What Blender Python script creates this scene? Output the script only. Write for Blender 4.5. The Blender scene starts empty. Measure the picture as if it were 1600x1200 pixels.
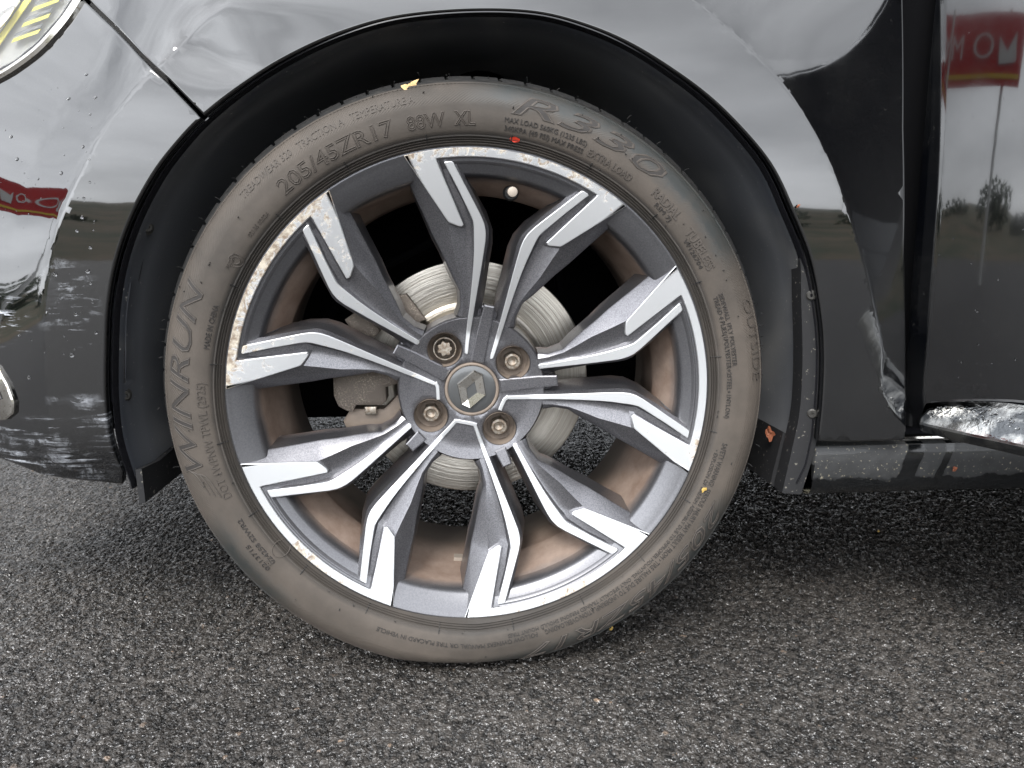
import bpy, bmesh, math, random
import numpy as np
from mathutils import Vector, Matrix
from mathutils.geometry import delaunay_2d_cdt
random.seed(7); np.random.seed(7)
R_ = math.radians
HZ = 0.2885                      # wheel hub height above the ground

# ------------------------------------------------------------------ camera
F_PX, PITCH, YAW = 1096.0, R_(11.30), R_(4.39)
CAM = Vector((-0.0131, -0.6689, 0.1475 + HZ))
scene = bpy.context.scene
cam_d = bpy.data.cameras.new('camera'); cam = bpy.data.objects.new('camera', cam_d)
scene.collection.objects.link(cam); scene.camera = cam
cam_d.sensor_width = 36; cam_d.lens = 36 * F_PX / 1600; cam_d.clip_start = 0.01; cam_d.clip_end = 600
cam.location = CAM; cam.rotation_euler = (math.pi/2 - PITCH, 0, -YAW)
# ------------------------------------------------------------------ world
world = bpy.data.worlds.new('World'); scene.world = world; world.use_nodes = True
wn = world.node_tree; wn.nodes.clear()
SUN_EL, SUN_AZ = R_(48), R_(205)           # azimuth measured clockwise from +Y
def wnode(t, **k):
    n = wn.nodes.new(t)
    for a, b in k.items(): setattr(n, a, b)
    return n
out = wnode('ShaderNodeOutputWorld'); bg = wnode('ShaderNodeBackground')
sky = wnode('ShaderNodeTexSky', sky_type='NISHITA', sun_disc=False, sun_elevation=SUN_EL, sun_rotation=SUN_AZ)
bw = wnode('ShaderNodeRGBToBW'); wn.links.new(sky.outputs[0], bw.inputs[0])
tc = wnode('ShaderNodeTexCoord'); mp = wnode('ShaderNodeMapping'); mp.inputs['Scale'].default_value = (1, 1, 2.6)
wn.links.new(tc.outputs['Generated'], mp.inputs[0])
nz = wnode('ShaderNodeTexNoise'); nz.inputs['Scale'].default_value = 2.2; nz.inputs['Detail'].default_value = 6; nz.inputs['Roughness'].default_value = .52
wn.links.new(mp.outputs[0], nz.inputs[0])
cr = wnode('ShaderNodeMapRange'); cr.inputs[1].default_value = .3; cr.inputs[2].default_value = .72; cr.inputs[3].default_value = .62; cr.inputs[4].default_value = 1.35
wn.links.new(nz.outputs[0], cr.inputs[0])
pw = wnode('ShaderNodeMath', operation='POWER'); pw.inputs[1].default_value = .45     # cloud evens the sky out
wn.links.new(bw.outputs[0], pw.inputs[0])
ml = wnode('ShaderNodeMath', operation='MULTIPLY'); wn.links.new(pw.outputs[0], ml.inputs[0]); wn.links.new(cr.outputs[0], ml.inputs[1])
glow = wnode('ShaderNodeVectorMath', operation='DOT_PRODUCT'); wn.links.new(tc.outputs['Generated'], glow.inputs[0])   # cloud is brighter round the hidden sun
glow.inputs[1].default_value = (-.25, -.80, .55)
gr = wnode('ShaderNodeMapRange', interpolation_type='SMOOTHSTEP'); wn.links.new(glow.outputs['Value'], gr.inputs[0])
gr.inputs[1].default_value = .1; gr.inputs[2].default_value = 1; gr.inputs[3].default_value = .72; gr.inputs[4].default_value = 1.3
ml1 = wnode('ShaderNodeMath', operation='MULTIPLY'); wn.links.new(ml.outputs[0], ml1.inputs[0]); wn.links.new(gr.outputs[0], ml1.inputs[1])
ml2 = wnode('ShaderNodeMath', operation='MULTIPLY'); wn.links.new(ml1.outputs[0], ml2.inputs[0]); ml2.inputs[1].default_value = 7.0
cc = wnode('ShaderNodeCombineColor')
for i, t in enumerate((.965, .99, 1.03)):
    m = wnode('ShaderNodeMath', operation='MULTIPLY'); m.inputs[1].default_value = t
    wn.links.new(ml2.outputs[0], m.inputs[0]); wn.links.new(m.outputs[0], cc.inputs[i])
mx = wnode('ShaderNodeMix', data_type='RGBA'); mx.inputs[0].default_value = .9
wn.links.new(sky.outputs[0], mx.inputs[6]); wn.links.new(cc.outputs[0], mx.inputs[7])
wn.links.new(mx.outputs[2], bg.inputs[0]); bg.inputs[1].default_value = .10
wn.links.new(bg.outputs[0], out.inputs[0])
sun_d = bpy.data.lights.new('sun', 'SUN'); sun_d.energy = 1.2; sun_d.angle = R_(18); sun_d.color = (1, .96, .9)
sun = bpy.data.objects.new('sun', sun_d); scene.collection.objects.link(sun)
sdir = Vector((math.sin(SUN_AZ)*math.cos(SUN_EL), math.cos(SUN_AZ)*math.cos(SUN_EL), math.sin(SUN_EL)))
sun.rotation_euler = sdir.to_track_quat('Z', 'Y').to_euler()
vs = scene.view_settings; vs.view_transform = 'Standard'; vs.look = 'None'; vs.exposure = 1.28; vs.gamma = 1; vs.use_curve_mapping = False
scene.cycles.max_bounces = 8

# ------------------------------------------------------------------ tools
_fw = Vector((math.sin(YAW)*math.cos(PITCH), math.cos(YAW)*math.cos(PITCH), -math.sin(PITCH)))
_rt = Vector((math.cos(YAW), -math.sin(YAW), 0)); _up = _rt.cross(_fw)
CH = CAM - Vector((0, 0, HZ))                # camera relative to the wheel hub
def ray(px, py): return _fw + _rt*((px-800)/F_PX) - _up*((py-600)/F_PX)
def onY(px, py, Y):
    d = ray(px, py); return CH + d*((Y-CH.y)/d.y)
def onZ(px, py, Z):
    d = ray(px, py); return CH + d*((Z-CH.z)/d.z)
def onS(px, py, S):
    Y = 0.0
    for _ in range(40):
        P = onY(px, py, Y); Y = Y*.4 + S(P.x, P.z)*.6
    return onY(px, py, Y)
def lerp_tab(x, tab):
    return float(np.interp(x, [t[0] for t in tab], [t[1] for t in tab]))
def resample(pts, n, closed=False):
    P = [Vector(p) for p in pts]
    if closed: P = P+[P[0]]
    L = [0]
    for a, b in zip(P, P[1:]): L.append(L[-1]+(b-a).length)
    o = []
    for i in range(n):
        s = L[-1]*i/(n if closed else n-1); k = 0
        while k < len(L)-2 and L[k+1] < s: k += 1
        o.append(P[k].lerp(P[k+1], (s-L[k])/max(1e-12, L[k+1]-L[k])))
    return o
def smooth(pts, n):                          # Catmull-Rom through the points, evenly resampled
    P = [Vector(p) for p in pts]; Q = [P[0]*2-P[1]]+P+[P[-1]*2-P[-2]]; o = []
    for i in range(1, len(Q)-2):
        for k in range(12):
            t = k/12; a, b, c, d = Q[i-1:i+3]
            o.append(.5*((2*b)+(c-a)*t+(2*a-5*b+4*c-d)*t*t+(3*b-a-3*c+d)*t**3))
    o.append(P[-1]); return resample(o, n)

col = scene.collection
def link(name, me, mat, parent=None, loc=None, sharp=35, kind=None, label=None):
    o = bpy.data.objects.new(name, me); col.objects.link(o)
    if mat is not None:
        for m in (mat if isinstance(mat, (list, tuple)) else [mat]): me.materials.append(m)
    if parent: o.parent = parent
    if loc is not None: o.location = loc
    if sharp is not None:
        me.polygons.foreach_set('use_smooth', [True]*len(me.polygons))
        me.set_sharp_from_angle(angle=R_(sharp))
    if kind: o['kind'] = kind
    if label: o['label'] = label
    return o
class MB:
    def __init__(s): s.v = []; s.f = []; s.m = []
    def add(s, vs, fs, mi=0):
        b = len(s.v); s.v += [tuple(v) for v in vs]; s.f += [tuple(b+i for i in f) for f in fs]; s.m += [mi]*len(fs); return b
    def grid(s, rows, closed=False, mi=0, flip=False):
        n = len(rows[0]); vs = [v for r in rows for v in r]; fs = []
        for i in range(len(rows)-1):
            for j in range(n if closed else n-1):
                k = (j+1) % n; q = (i*n+j, i*n+k, (i+1)*n+k, (i+1)*n+j)
                fs.append(q[::-1] if flip else q)
        s.add(vs, fs, mi)
    def box(s, c, h, M=None, mi=0):
        vs = []
        for x in (-1, 1):
            for y in (-1, 1):
                for z in (-1, 1):
                    v = Vector((x*h[0], y*h[1], z*h[2]))
                    if M: v = M @ v
                    vs.append(v+Vector(c))
        s.add(vs, [(0,1,3,2),(4,6,7,5),(0,4,5,1),(2,3,7,6),(0,2,6,4),(1,5,7,3)], mi)
    def lathe(s, prof, n=48, axis='Y', c=(0,0,0), a0=0, a1=2*math.pi, mi=0, cap=False, flip=False):
        full = abs(a1-a0-2*math.pi) < 1e-6; rows = []
        for r, y in prof:
            row = []
            for i in range(n if full else n+1):
                a = a0+(a1-a0)*i/n
                if axis == 'Y': p = (c[0]+r*math.cos(a), c[1]+y, c[2]+r*math.sin(a))
                else: p = (c[0]+r*math.cos(a), c[1]+r*math.sin(a), c[2]+y)
                row.append(p)
            rows.append(row)
        s.grid(rows, closed=full, mi=mi, flip=flip)
        if cap and full:
            b = len(s.v)-n; s.f.append(tuple(range(b, b+n))); s.m.append(mi)
    def tube(s, pts, r, n=8, mi=0, cap=True):
        P = [Vector(p) for p in pts]; rows = []
        for i, p in enumerate(P):
            t = (P[min(i+1, len(P)-1)]-P[max(i-1, 0)]).normalized()
            u = t.orthogonal().normalized() if i == 0 else (u-t*u.dot(t)).normalized()
            w = t.cross(u); rr = r[i] if isinstance(r, (list, tuple)) else r
            rows.append([p+(u*math.cos(2*math.pi*k/n)+w*math.sin(2*math.pi*k/n))*rr for k in range(n)])
        b = len(s.v); s.grid(rows, closed=True, mi=mi)
        if cap:
            s.f.append(tuple(range(b, b+n))); s.m.append(mi)
            e = b+n*(len(P)-1); s.f.append(tuple(range(e, e+n))); s.m.append(mi)
    def prism(s, poly, f0, f1, mi=0, inset=0.0, f_mid=None):
        """poly: (x,z) list. f0/f1 give the front and the back Y at (x,z). A chamfer of width inset runs round the front."""
        n = len(poly); P = [Vector(p) for p in poly]; rows = []
        area = sum(P[i].x*P[(i+1) % n].y-P[(i+1) % n].x*P[i].y for i in range(n)); sg = 1 if area > 0 else -1
        def ins(d):
            o = []
            for i in range(n):
                a, b, c = P[i-1], P[i], P[(i+1) % n]; e1 = (b-a).normalized(); e2 = (c-b).normalized()
                n1 = Vector((-e1.y, e1.x))*sg; n2 = Vector((-e2.y, e2.x))*sg; k = (n1+n2)
                k = k/max(.35, k.dot(n1)) if k.length > 1e-6 else n1
                o.append(b+k*d)
            return o
        I = ins(inset) if inset else P
        cd = delaunay_2d_cdt([Vector(p) for p in I], [], [list(range(n))], 1, 1e-9)
        v2, fs = cd[0], cd[2]
        front = [(p.x, f0(p.x, p.y), p.y) for p in v2]
        s.add(front, [f if sg*1 > 0 else f[::-1] for f in fs], mi)
        rows = [[(p.x, f0(p.x, p.y), p.y) for p in I]]
        if inset: rows.append([(p.x, f0(p.x, p.y)+inset*.8, p.y) for p in P])
        rows.append([(p.x, f1(p.x, p.y), p.y) for p in P])
        s.grid(rows, closed=True, mi=mi)
    def mesh(s, name):
        me = bpy.data.meshes.new(name); me.from_pydata(s.v, [], s.f)
        if any(s.m): me.polygons.foreach_set('material_index', s.m)
        me.validate(); me.update(); return me
    def build(s, name, mat, parent=None, **k):
        me = s.mesh(name)
        bm = bmesh.new(); bm.from_mesh(me); bmesh.ops.remove_doubles(bm, verts=bm.verts, dist=1e-6)
        bmesh.ops.recalc_face_normals(bm, faces=bm.faces); bm.to_mesh(me); bm.free()
        return link(name, me, mat, parent, **k)
def empty(name, loc=(0, 0, 0), parent=None, label=None, cat=None, group=None, rz=0):
    o = bpy.data.objects.new(name, None); col.objects.link(o); o.location = loc; o.rotation_euler.z = rz
    if parent: o.parent = parent
    if label: o['label'] = label
    if cat: o['category'] = cat
    if group: o['group'] = group
    return o

# ------------------------------------------------------------------ materials
class Mat:
    def __init__(s, name, base=(.5, .5, .5), rough=.5, metal=0, coat=0, ior=1.5):
        s.m = bpy.data.materials.new(name); s.m.use_nodes = True; s.t = s.m.node_tree; s.p = s.t.nodes['Principled BSDF']
        s.p.inputs['Base Color'].default_value = (*base, 1); s.p.inputs['Roughness'].default_value = rough
        s.p.inputs['Metallic'].default_value = metal; s.p.inputs['Coat Weight'].default_value = coat; s.p.inputs['IOR'].default_value = ior
        s.p.inputs['Coat Roughness'].default_value = .03
        s.base = base; s._co = None
    def n(s, t, ins=None, **k):
        n = s.t.nodes.new(t)
        for a, b in k.items(): setattr(n, a, b)
        if ins:
            for i, v in ins.items(): s.put(n.inputs[i], v)
        return n
    def put(s, sock, v):
        if isinstance(v, bpy.types.NodeSocket): s.t.links.new(v, sock)
        elif isinstance(v, bpy.types.Node): s.t.links.new(v.outputs[0], sock)
        else: sock.default_value = v
    def co(s):
        if not s._co: s._co = s.n('ShaderNodeTexCoord').outputs['Object']
        return s._co
    def xyz(s):
        x = s.n('ShaderNodeSeparateXYZ', {0: s.co()}); return x.outputs[0], x.outputs[1], x.outputs[2]
    def scaled(s, sc, rot=(0, 0, 0)):
        return s.n('ShaderNodeMapping', {0: s.co(), 'Scale': sc, 'Rotation': rot}).outputs[0]
    def noise(s, scale, detail=4, rough=.55, vec=None, dist=0, out=0):
        return s.n('ShaderNodeTexNoise', {'Vector': vec or s.co(), 'Scale': scale, 'Detail': detail, 'Roughness': rough, 'Distortion': dist}).outputs[out]
    def math(s, op, a, b=0, clamp=False):
        n = s.n('ShaderNodeMath', {0: a, 1: b}, operation=op); n.use_clamp = clamp; return n.outputs[0]
    def rng(s, v, a, b, c=0, d=1):
        return s.n('ShaderNodeMapRange', {0: v, 1: a, 2: b, 3: c, 4: d}).outputs[0]
    def mix(s, f, a, b):
        n = s.n('ShaderNodeMix', data_type='RGBA')
        s.put(n.inputs[0], f)
        for i, v in ((6, a), (7, b)): s.put(n.inputs[i], (*v, 1) if isinstance(v, tuple) and len(v) == 3 else v)
        return n.outputs[2]
    def color(s, v): s.put(s.p.inputs['Base Color'], v); return s
    def rough(s, v): s.put(s.p.inputs['Roughness'], v); return s
    def bump(s, h, strength=.3, dist=.001, coat=False):
        b = s.n('ShaderNodeBump', {'Height': h, 'Strength': strength, 'Distance': dist})
        s.t.links.new(b.outputs[0], s.p.inputs['Normal'])
        if coat: s.t.links.new(b.outputs[0], s.p.inputs['Coat Normal'])
        return s

# glossy black paint with rain dust
def paint(name, dust=.25, scr=None, low=None, cior=1.54):
    m = Mat(name, (.006, .007, .010), .07, 0, 1.0, 1.6); m.p.inputs['Coat IOR'].default_value = cior
    d = m.rng(m.noise(9, 6, .6), .45, .75, 0, dust)
    sp = m.rng(m.noise(420, 2, .5), .66, .74, 0, .5)
    x, y, z = m.xyz()
    if low is not None:                        # road film gathers low on the panel
        f = m.rng(z, low[0], low[1], 0, 1)
        f = m.math('MULTIPLY', f, m.rng(m.noise(40, 5, .65), .25, .7, .25, 1))
        d = m.math('MAXIMUM', d, m.math('MULTIPLY', f, low[2]))
        sp = m.math('MULTIPLY', sp, m.math('ADD', m.math('MULTIPLY', f, .9), .08))
    else: sp = m.math('MULTIPLY', sp, .12)
    c = m.mix(m.math('MULTIPLY', d, .10), (.0012, .0014, .0020), (.10, .098, .09))
    c = m.mix(sp, c, (.22, .21, .19))
    r = m.math('ADD', m.math('MULTIPLY', d, .12), .04)
    if scr:
        tot = None
        for (x0, x1, z0, z1, rot, sx, sz, th) in scr:
            box = None
            for v, a, b in ((x, x0, x1), (z, z0, z1)):
                e = (b-a)*.42
                q = m.math('MULTIPLY', m.rng(v, a, a+e), m.rng(v, b, b-e))
                box = q if box is None else m.math('MULTIPLY', box, q)
            s_ = m.noise(1, 5, .62, vec=m.scaled((sx, 1, sz), (0, rot, 0)), dist=1.1)
            br = m.noise(34, 4, .6)
            v = m.math('ADD', s_, m.math('MULTIPLY', m.math('SUBTRACT', br, .5), .55))
            k = m.math('MULTIPLY', m.math('MULTIPLY', m.rng(v, th, th+.10), box), m.rng(m.noise(26, 6, .75, dist=.8), .44, .60, .04, 1))
            tot = k if tot is None else m.math('MAXIMUM', tot, k)
        tot = m.math('MINIMUM', tot, 1)
        c = m.mix(m.math('MULTIPLY', tot, .8), c, (.46, .48, .52)); r = m.math('ADD', r, m.math('MULTIPLY', tot, .4))
        cw = m.math('SUBTRACT', 1, m.math('MULTIPLY', tot, .8)); m.put(m.p.inputs['Coat Weight'], cw)
    m.color(c).rough(r)
    m.put(m.p.inputs['Coat Roughness'], m.math('ADD', m.math('MULTIPLY', d, .06), .015))
    m.bump(m.noise(20, 2, .5), .03, .0010, coat=True)
    return m.m
M = {}
M['paint'] = paint('black_paint', .3)
M['paint_fender'] = paint('black_paint_fender', .45, low=(.30, .12, .75))
SC = [(-.56, -.300, .205, .262, .14, 9, 150, .47), (-.47, -.322, .246, .282, .10, 12, 130, .53), (-.392, -.340, .288, .302, .08, 10, 90, .40),
      (-.392, -.330, .350, .430, .75, 26, 120, .52), (-.392, -.330, .335, .41, -.35, 22, 130, .56), (-.46, -.395, .34, .40, -.5, 16, 220, .57), (-.37, -.322, .25, .30, -.7, 22, 150, .54)]
M['paint_bumper'] = paint('black_paint_bumper', .25, scr=SC)
M['paint_door'] = paint('black_paint_door', .45, cior=1.42)

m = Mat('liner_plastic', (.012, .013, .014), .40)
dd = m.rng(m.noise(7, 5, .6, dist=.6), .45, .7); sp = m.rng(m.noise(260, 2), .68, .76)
_, yy_, _ = m.xyz(); dp = m.rng(yy_, .012, .05)  # liner turns paler with depth: lifted light painted into its colour
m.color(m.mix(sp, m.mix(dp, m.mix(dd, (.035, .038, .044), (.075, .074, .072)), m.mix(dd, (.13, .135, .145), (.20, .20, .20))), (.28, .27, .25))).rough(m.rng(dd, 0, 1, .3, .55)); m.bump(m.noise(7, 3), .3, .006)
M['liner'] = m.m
m = Mat('dark_flange', (.03, .031, .032), .55); m.p.inputs['Specular IOR Level'].default_value = .3; m.color(m.mix(m.rng(m.noise(260, 2), .66, .74), (.014, .014, .015), (.15, .14, .12))); M['flange'] = m.m
m = Mat('matt_black', (.002, .002, .0025), .8); m.p.inputs['Specular IOR Level'].default_value = .06; M['matt_black'] = m.m
M['dark_glass'] = Mat('dark_glass', (.004, .005, .005), .02, 0, 1.0, 1.6).m
M['black_gloss'] = Mat('black_gloss_plastic', (.01, .01, .012), .22, 0, .3).m
m = Mat('sill_paint', (.01, .01, .012), .3, 0, .3); x, y, z = m.xyz()
wob = m.math('MULTIPLY', m.math('SUBTRACT', m.noise(38, 4, .6), .5), .022)
edge = m.rng(m.math('ADD', z, wob), .192, .196)
def run(x0, w, k=.25):
    c = m.math('ADD', x0, m.math('MULTIPLY', m.math('SUBTRACT', z, .2), k))
    dx = m.math('ABSOLUTE', m.math('SUBTRACT', m.math('ADD', x, m.math('MULTIPLY', wob, .35)), c))
    return m.rng(dx, w, w+.0022)
dust = m.math('MULTIPLY', m.math('MULTIPLY', edge, run(.457, .0085)), run(.494, .0035))
dn = m.rng(m.noise(70, 6, .7), .3, .75, .45, 1)
sp = m.rng(m.noise(320, 2), .64, .74)
m.color(m.mix(m.math('MULTIPLY', sp, dust), m.mix(m.math('MULTIPLY', dust, dn), (.003, .0035, .004), (.036, .037, .038)), (.30, .27, .2)))
m.rough(m.rng(dust, 0, 1, .12, .6)); m.bump(m.noise(90, 4), .15, .001); M['sill'] = m.m

# tyre rubber: brown road dust over black, darker wet film on the shoulder in places, fine moulded hatching
m = Mat('tyre_rubber', (.05, .045, .04), .75)
x, y, z = m.xyz()
r2 = m.math('SQRT', m.math('ADD', m.math('MULTIPLY', x, x), m.math('MULTIPLY', z, z)))
ang = m.math('ARCTAN2', z, x)
big = m.noise(5, 4, .6); fine = m.noise(45, 5, .65)
dust = m.rng(m.math('ADD', m.math('MULTIPLY', big, .7), m.math('MULTIPLY', fine, .3)), .32, .62)
sh = m.rng(m.math('ADD', r2, m.math('MULTIPLY', m.math('SUBTRACT', big, .5), .05)), .279, .287)
a1 = m.math('MULTIPLY', m.rng(ang, .45, .55), m.rng(ang, 1.62, 1.45))          # scuffed clean arc, upper right
a2 = m.math('MULTIPLY', m.rng(ang, -1.6, -1.45), m.rng(ang, -.35, -.5))
a3 = m.math('MULTIPLY', m.rng(ang, -2.75, -2.6), m.rng(ang, -2.25, -2.4))
wet = m.math('MULTIPLY', m.math('MAXIMUM', m.math('MAXIMUM', a1, a2), a3), m.rng(m.math('ADD', r2, m.math('MULTIPLY', m.math('SUBTRACT', fine, .5), .022)), .264, .276))
c = m.mix(dust, (.032, .027, .022), (.078, .064, .052))
c = m.mix(m.math('MULTIPLY', wet, m.rng(fine, .3, .6, .45, .9)), c, (.022, .026, .026))
tread = m.rng(r2, .2895, .2915)
c = m.mix(tread, c, m.mix(m.rng(fine, .45, .68), (.008, .008, .008), (.03, .028, .025)))
bead = m.math('MULTIPLY', m.rng(r2, .2465, .2445), m.rng(big, .2, .7, .75, .35))
c = m.mix(bead, c, (.03, .028, .026))
m.color(c).rough(m.rng(wet, 0, 1, .72, .5))
hat = m.math('SINE', m.math('ADD', m.math('MULTIPLY', ang, 520), m.math('MULTIPLY', r2, 2600)))
hat = m.math('MULTIPLY', hat, m.math('MULTIPLY', m.rng(r2, .270, .2712), m.math('SUBTRACT', 1, wet)))
h = m.math('ADD', m.math('MULTIPLY', hat, .5), m.math('MULTIPLY', m.noise(300, 3), .6))
m.bump(h, .35, .0006); M['tyre'] = m.m
m = Mat('tyre_letter_rubber', (.062, .054, .046), .7); m.color(m.mix(m.noise(60, 4), (.030, .025, .021), (.078, .065, .054))); M['letter'] = m.m
M['letter_dark'] = Mat('tyre_letter_shade', (.022, .019, .017), .7).m
m = Mat('tread_rubber', (.02, .02, .02), .7); fine = m.noise(90, 5, .7)
m.color(m.mix(m.rng(fine, .5, .68), (.008, .008, .008), (.035, .032, .028))).bump(fine, .3, .001); M['tread'] = m.m

# rim
def radial(m):
    x, y, z = m.xyz()
    return m.math('SQRT', m.math('ADD', m.math('MULTIPLY', x, x), m.math('MULTIPLY', z, z))), m.math('ARCTAN2', z, x), y
m = Mat('grey_wheel_paint', (.1, .1, .1), .34, .75, .35)
fl = m.noise(900, 1, .5); br = m.noise(14, 5, .65)
r2, ang, y = radial(m)
grime = m.math('MULTIPLY', m.rng(y, .045, .060), m.rng(br, .35, .6))
c = m.mix(m.rng(fl, .3, .7), (.105, .104, .112), (.185, .183, .195))
m.color(m.mix(m.math('MULTIPLY', grime, .85), c, (.13, .085, .062))).rough(m.rng(grime, 0, 1, .33, .65))
m.put(m.p.inputs['Metallic'], m.rng(grime, 0, 1, .8, .15)); m.bump(fl, .05, .0003); M['wheel_grey'] = m.m
m = Mat('machined_aluminium', (.93, .93, .92), .42, 1)
r2, ang, y = radial(m)
rings = m.noise(1, 2, .5, vec=m.n('ShaderNodeCombineXYZ', {0: m.math('MULTIPLY', r2, 2600), 1: m.math('MULTIPLY', ang, 3)}).outputs[0])
e1 = m.noise(90, 6, .75, dist=.8); e2 = m.noise(9, 3, .5)
nearrim = m.rng(r2, .217, .233, 0, .20)
heavy = m.math('MULTIPLY', m.rng(ang, 1.65, 2.1), m.rng(ang, 3.2, 3.0))
aset = m.math('MAXIMUM', m.math('MULTIPLY', m.rng(ang, .6, .8), m.rng(ang, 3.3, 3.1)), m.math('MULTIPLY', m.rng(ang, -.35, -.3), m.rng(ang, -.12, -.18)))
aset = m.math('MAXIMUM', aset, m.math('MULTIPLY', m.rng(ang, -2.55, -2.45), m.rng(ang, -2.1, -2.2)))
aset = m.math('MAXIMUM', aset, m.rng(ang, -2.9, -3.0))
aset = m.math('MAXIMUM', aset, m.math('MULTIPLY', m.rng(ang, -1.5, -1.4), m.rng(ang, -.9, -1.05)))
cor = m.math('ADD', m.math('ADD', m.math('MULTIPLY', e1, 1.0), m.math('MULTIPLY', m.math('SUBTRACT', e2, .5), .35)), m.math('SUBTRACT', m.math('MULTIPLY', nearrim, m.math('ADD', m.math('MULTIPLY', aset, .9), .1)), m.math('SUBTRACT', .125, m.math('MULTIPLY', heavy, .09))))
cor = m.math('MULTIPLY', m.rng(cor, .52, .62), m.math('MAXIMUM', aset, .0))
c = m.mix(m.math('MULTIPLY', cor, .9), (.75, .76, .77), m.mix(m.rng(m.noise(160, 4, .7), .4, .6), (.20, .135, .08), (.56, .50, .40)))
m.color(c).rough(m.rng(cor, 0, 1, .42, .65)); m.put(m.p.inputs['Metallic'], m.rng(cor, 0, 1, 1, .25))
m.bump(m.math('SUBTRACT', m.math('MULTIPLY', rings, .08), cor), .15, .0004); M['machined'] = m.m
m = Mat('dusty_barrel', (.2, .15, .12), .55, .3)
r2, ang, y = radial(m); br = m.noise(11, 6, .65)
k = m.rng(m.math('ADD', y, m.math('MULTIPLY', m.math('SUBTRACT', br, .5), .03)), .016, .034)
k2 = m.rng(y, .06, .16)
c = m.mix(k, m.mix(m.noise(700, 1), (.105, .105, .112), (.19, .19, .20)), m.mix(m.rng(m.noise(30, 6, .7), .35, .65), (.185, .128, .097), (.27, .205, .165)))
c = m.mix(k2, c, (.13, .11, .095))
m.color(c).rough(m.rng(k, 0, 1, .35, .62)); m.put(m.p.inputs['Metallic'], m.rng(k, 0, 1, .8, .3)); M['barrel'] = m.m
m = Mat('worn_disc_steel', (.6, .55, .47), .34, 1); r2, ang, y = radial(m)
rg = m.noise(1, 4, .7, vec=m.n('ShaderNodeCombineXYZ', {0: m.math('MULTIPLY', r2, 420), 1: m.math('MULTIPLY', ang, .6)}).outputs[0])
m.color(m.mix(m.rng(rg, .35, .65), (.30, .275, .24), (.50, .475, .43))).bump(rg, .5, .0012); M['disc'] = m.m
m = Mat('brake_grime', (.12, .085, .06), .8, .1); g = m.noise(620, 3, .7); gb = m.noise(40, 3, .6)
m.color(m.mix(m.math('MULTIPLY', m.rng(g, .5, .66), m.rng(gb, .4, .6)), (.125, .105, .088), (.36, .31, .25))).bump(g, .5, .002); M['caliper'] = m.m
m = Mat('dusty_recess', (.16, .13, .11), .7); m.color(m.mix(m.noise(60, 4), (.10, .08, .065), (.24, .19, .15))); M['recess'] = m.m
m = Mat('rusty_bolt', (.45, .4, .33), .45, .8); g = m.noise(260, 5, .7)
m.color(m.mix(m.rng(g, .4, .62), (.40, .37, .32), (.20, .15, .11))).bump(g, .4, .0008); M['bolt'] = m.m
m = Mat('chrome', (.82, .82, .80), .12, 1); m.color(m.mix(m.rng(m.noise(500, 2), .6, .7), (.62, .60, .56), (.32, .27, .2))); M['chrome'] = m.m
m = Mat('cap_grey', (.095, .098, .10), .3, .5, .3); M['cap'] = m.m
m = Mat('lead_grey', (.36, .31, .26), .55, .4); M['weight'] = m.m
M['rubber'] = Mat('valve_rubber', (.015, .015, .015), .6).m
M['red'] = Mat('red_paint_mark', (.75, .05, .02), .6).m
m = Mat('dry_leaf', (.5, .33, .12), .8); m.color(m.mix(m.noise(200, 4), (.75, .55, .28), (.36, .20, .07))); M['leaf'] = m.m
m = Mat('yellow_leaf', (.42, .28, .07), .7); M['leafy'] = m.m
m = Mat('red_leaf', (.20, .06, .025), .7); M['leafr'] = m.m
g = Mat('clear_lens', (.95, .97, .98), .03); g.put(g.p.inputs['Transmission Weight'], 1.0); g.p.inputs['IOR'].default_value = 1.45; M['lens'] = g.m
g = Mat('water', (1, 1, 1), .0); g.put(g.p.inputs['Transmission Weight'], 1.0); g.p.inputs['IOR'].default_value = 1.33; M['water'] = g.m
M['lamp_white'] = Mat('lamp_white', (.86, .87, .85), .3).m
M['lamp_grey'] = Mat('lamp_grey', (.50, .49, .46), .35).m; M['lamp_dark'] = Mat('lamp_rib', (.24, .24, .245), .35).m
M['lamp_yellow'] = Mat('lamp_yellow', (.86, .76, .16), .4).m
m = Mat('trim_black', (.02, .021, .023), .2, 0, .5); g = m.noise(45, 4)
m.color(m.mix(m.rng(g, .45, .65), (.006, .007, .008), (.030, .030, .028))).rough(m.rng(g, .45, .65, .08, .35)); M['trim'] = m.m

# ------------------------------------------------------------------ ground
def stones(X, Y, cell, seed):
    rs = np.random.RandomState(seed); T = 509
    jx, jy, hh, tx, ty, cc = (rs.rand(T, T).astype(np.float32) for _ in range(6))
    gx, gy = np.floor(X/cell).astype(int), np.floor(Y/cell).astype(int)
    best = np.full(X.shape, 9., np.float32); sec = best.copy(); H = np.zeros_like(best); C = np.zeros_like(best)
    for i in (-1, 0, 1):
        for j in (-1, 0, 1):
            a, b = (gx+i) % T, (gy+j) % T
            dx = X/cell-(gx+i+jx[a, b]); dy = Y/cell-(gy+j+jy[a, b])
            st = .75+.5*hh[a, b]; d = np.sqrt(dx*dx*st+dy*dy/st)
            nb = d < best
            sec = np.where(nb, best, np.minimum(sec, d))
            H = np.where(nb, hh[a, b]*.9+(tx[a, b]-.5)*dx*.9+(ty[a, b]-.5)*dy*.9, H); C = np.where(nb, cc[a, b], C)
            best = np.where(nb, d, best)
    e = np.clip((sec-best)/.36, 0, 1); dome = np.sqrt(1-(1-e)**2)
    return dome*(.45+.55*H)+0.0, C, e
xs = np.arange(-1.05, 1.10, .0014)
ys = [-.42]; 
while ys[-1] < 1.3: ys.append(ys[-1]+(.00145+.0030*max(0, ys[-1]-.05)))
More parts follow.
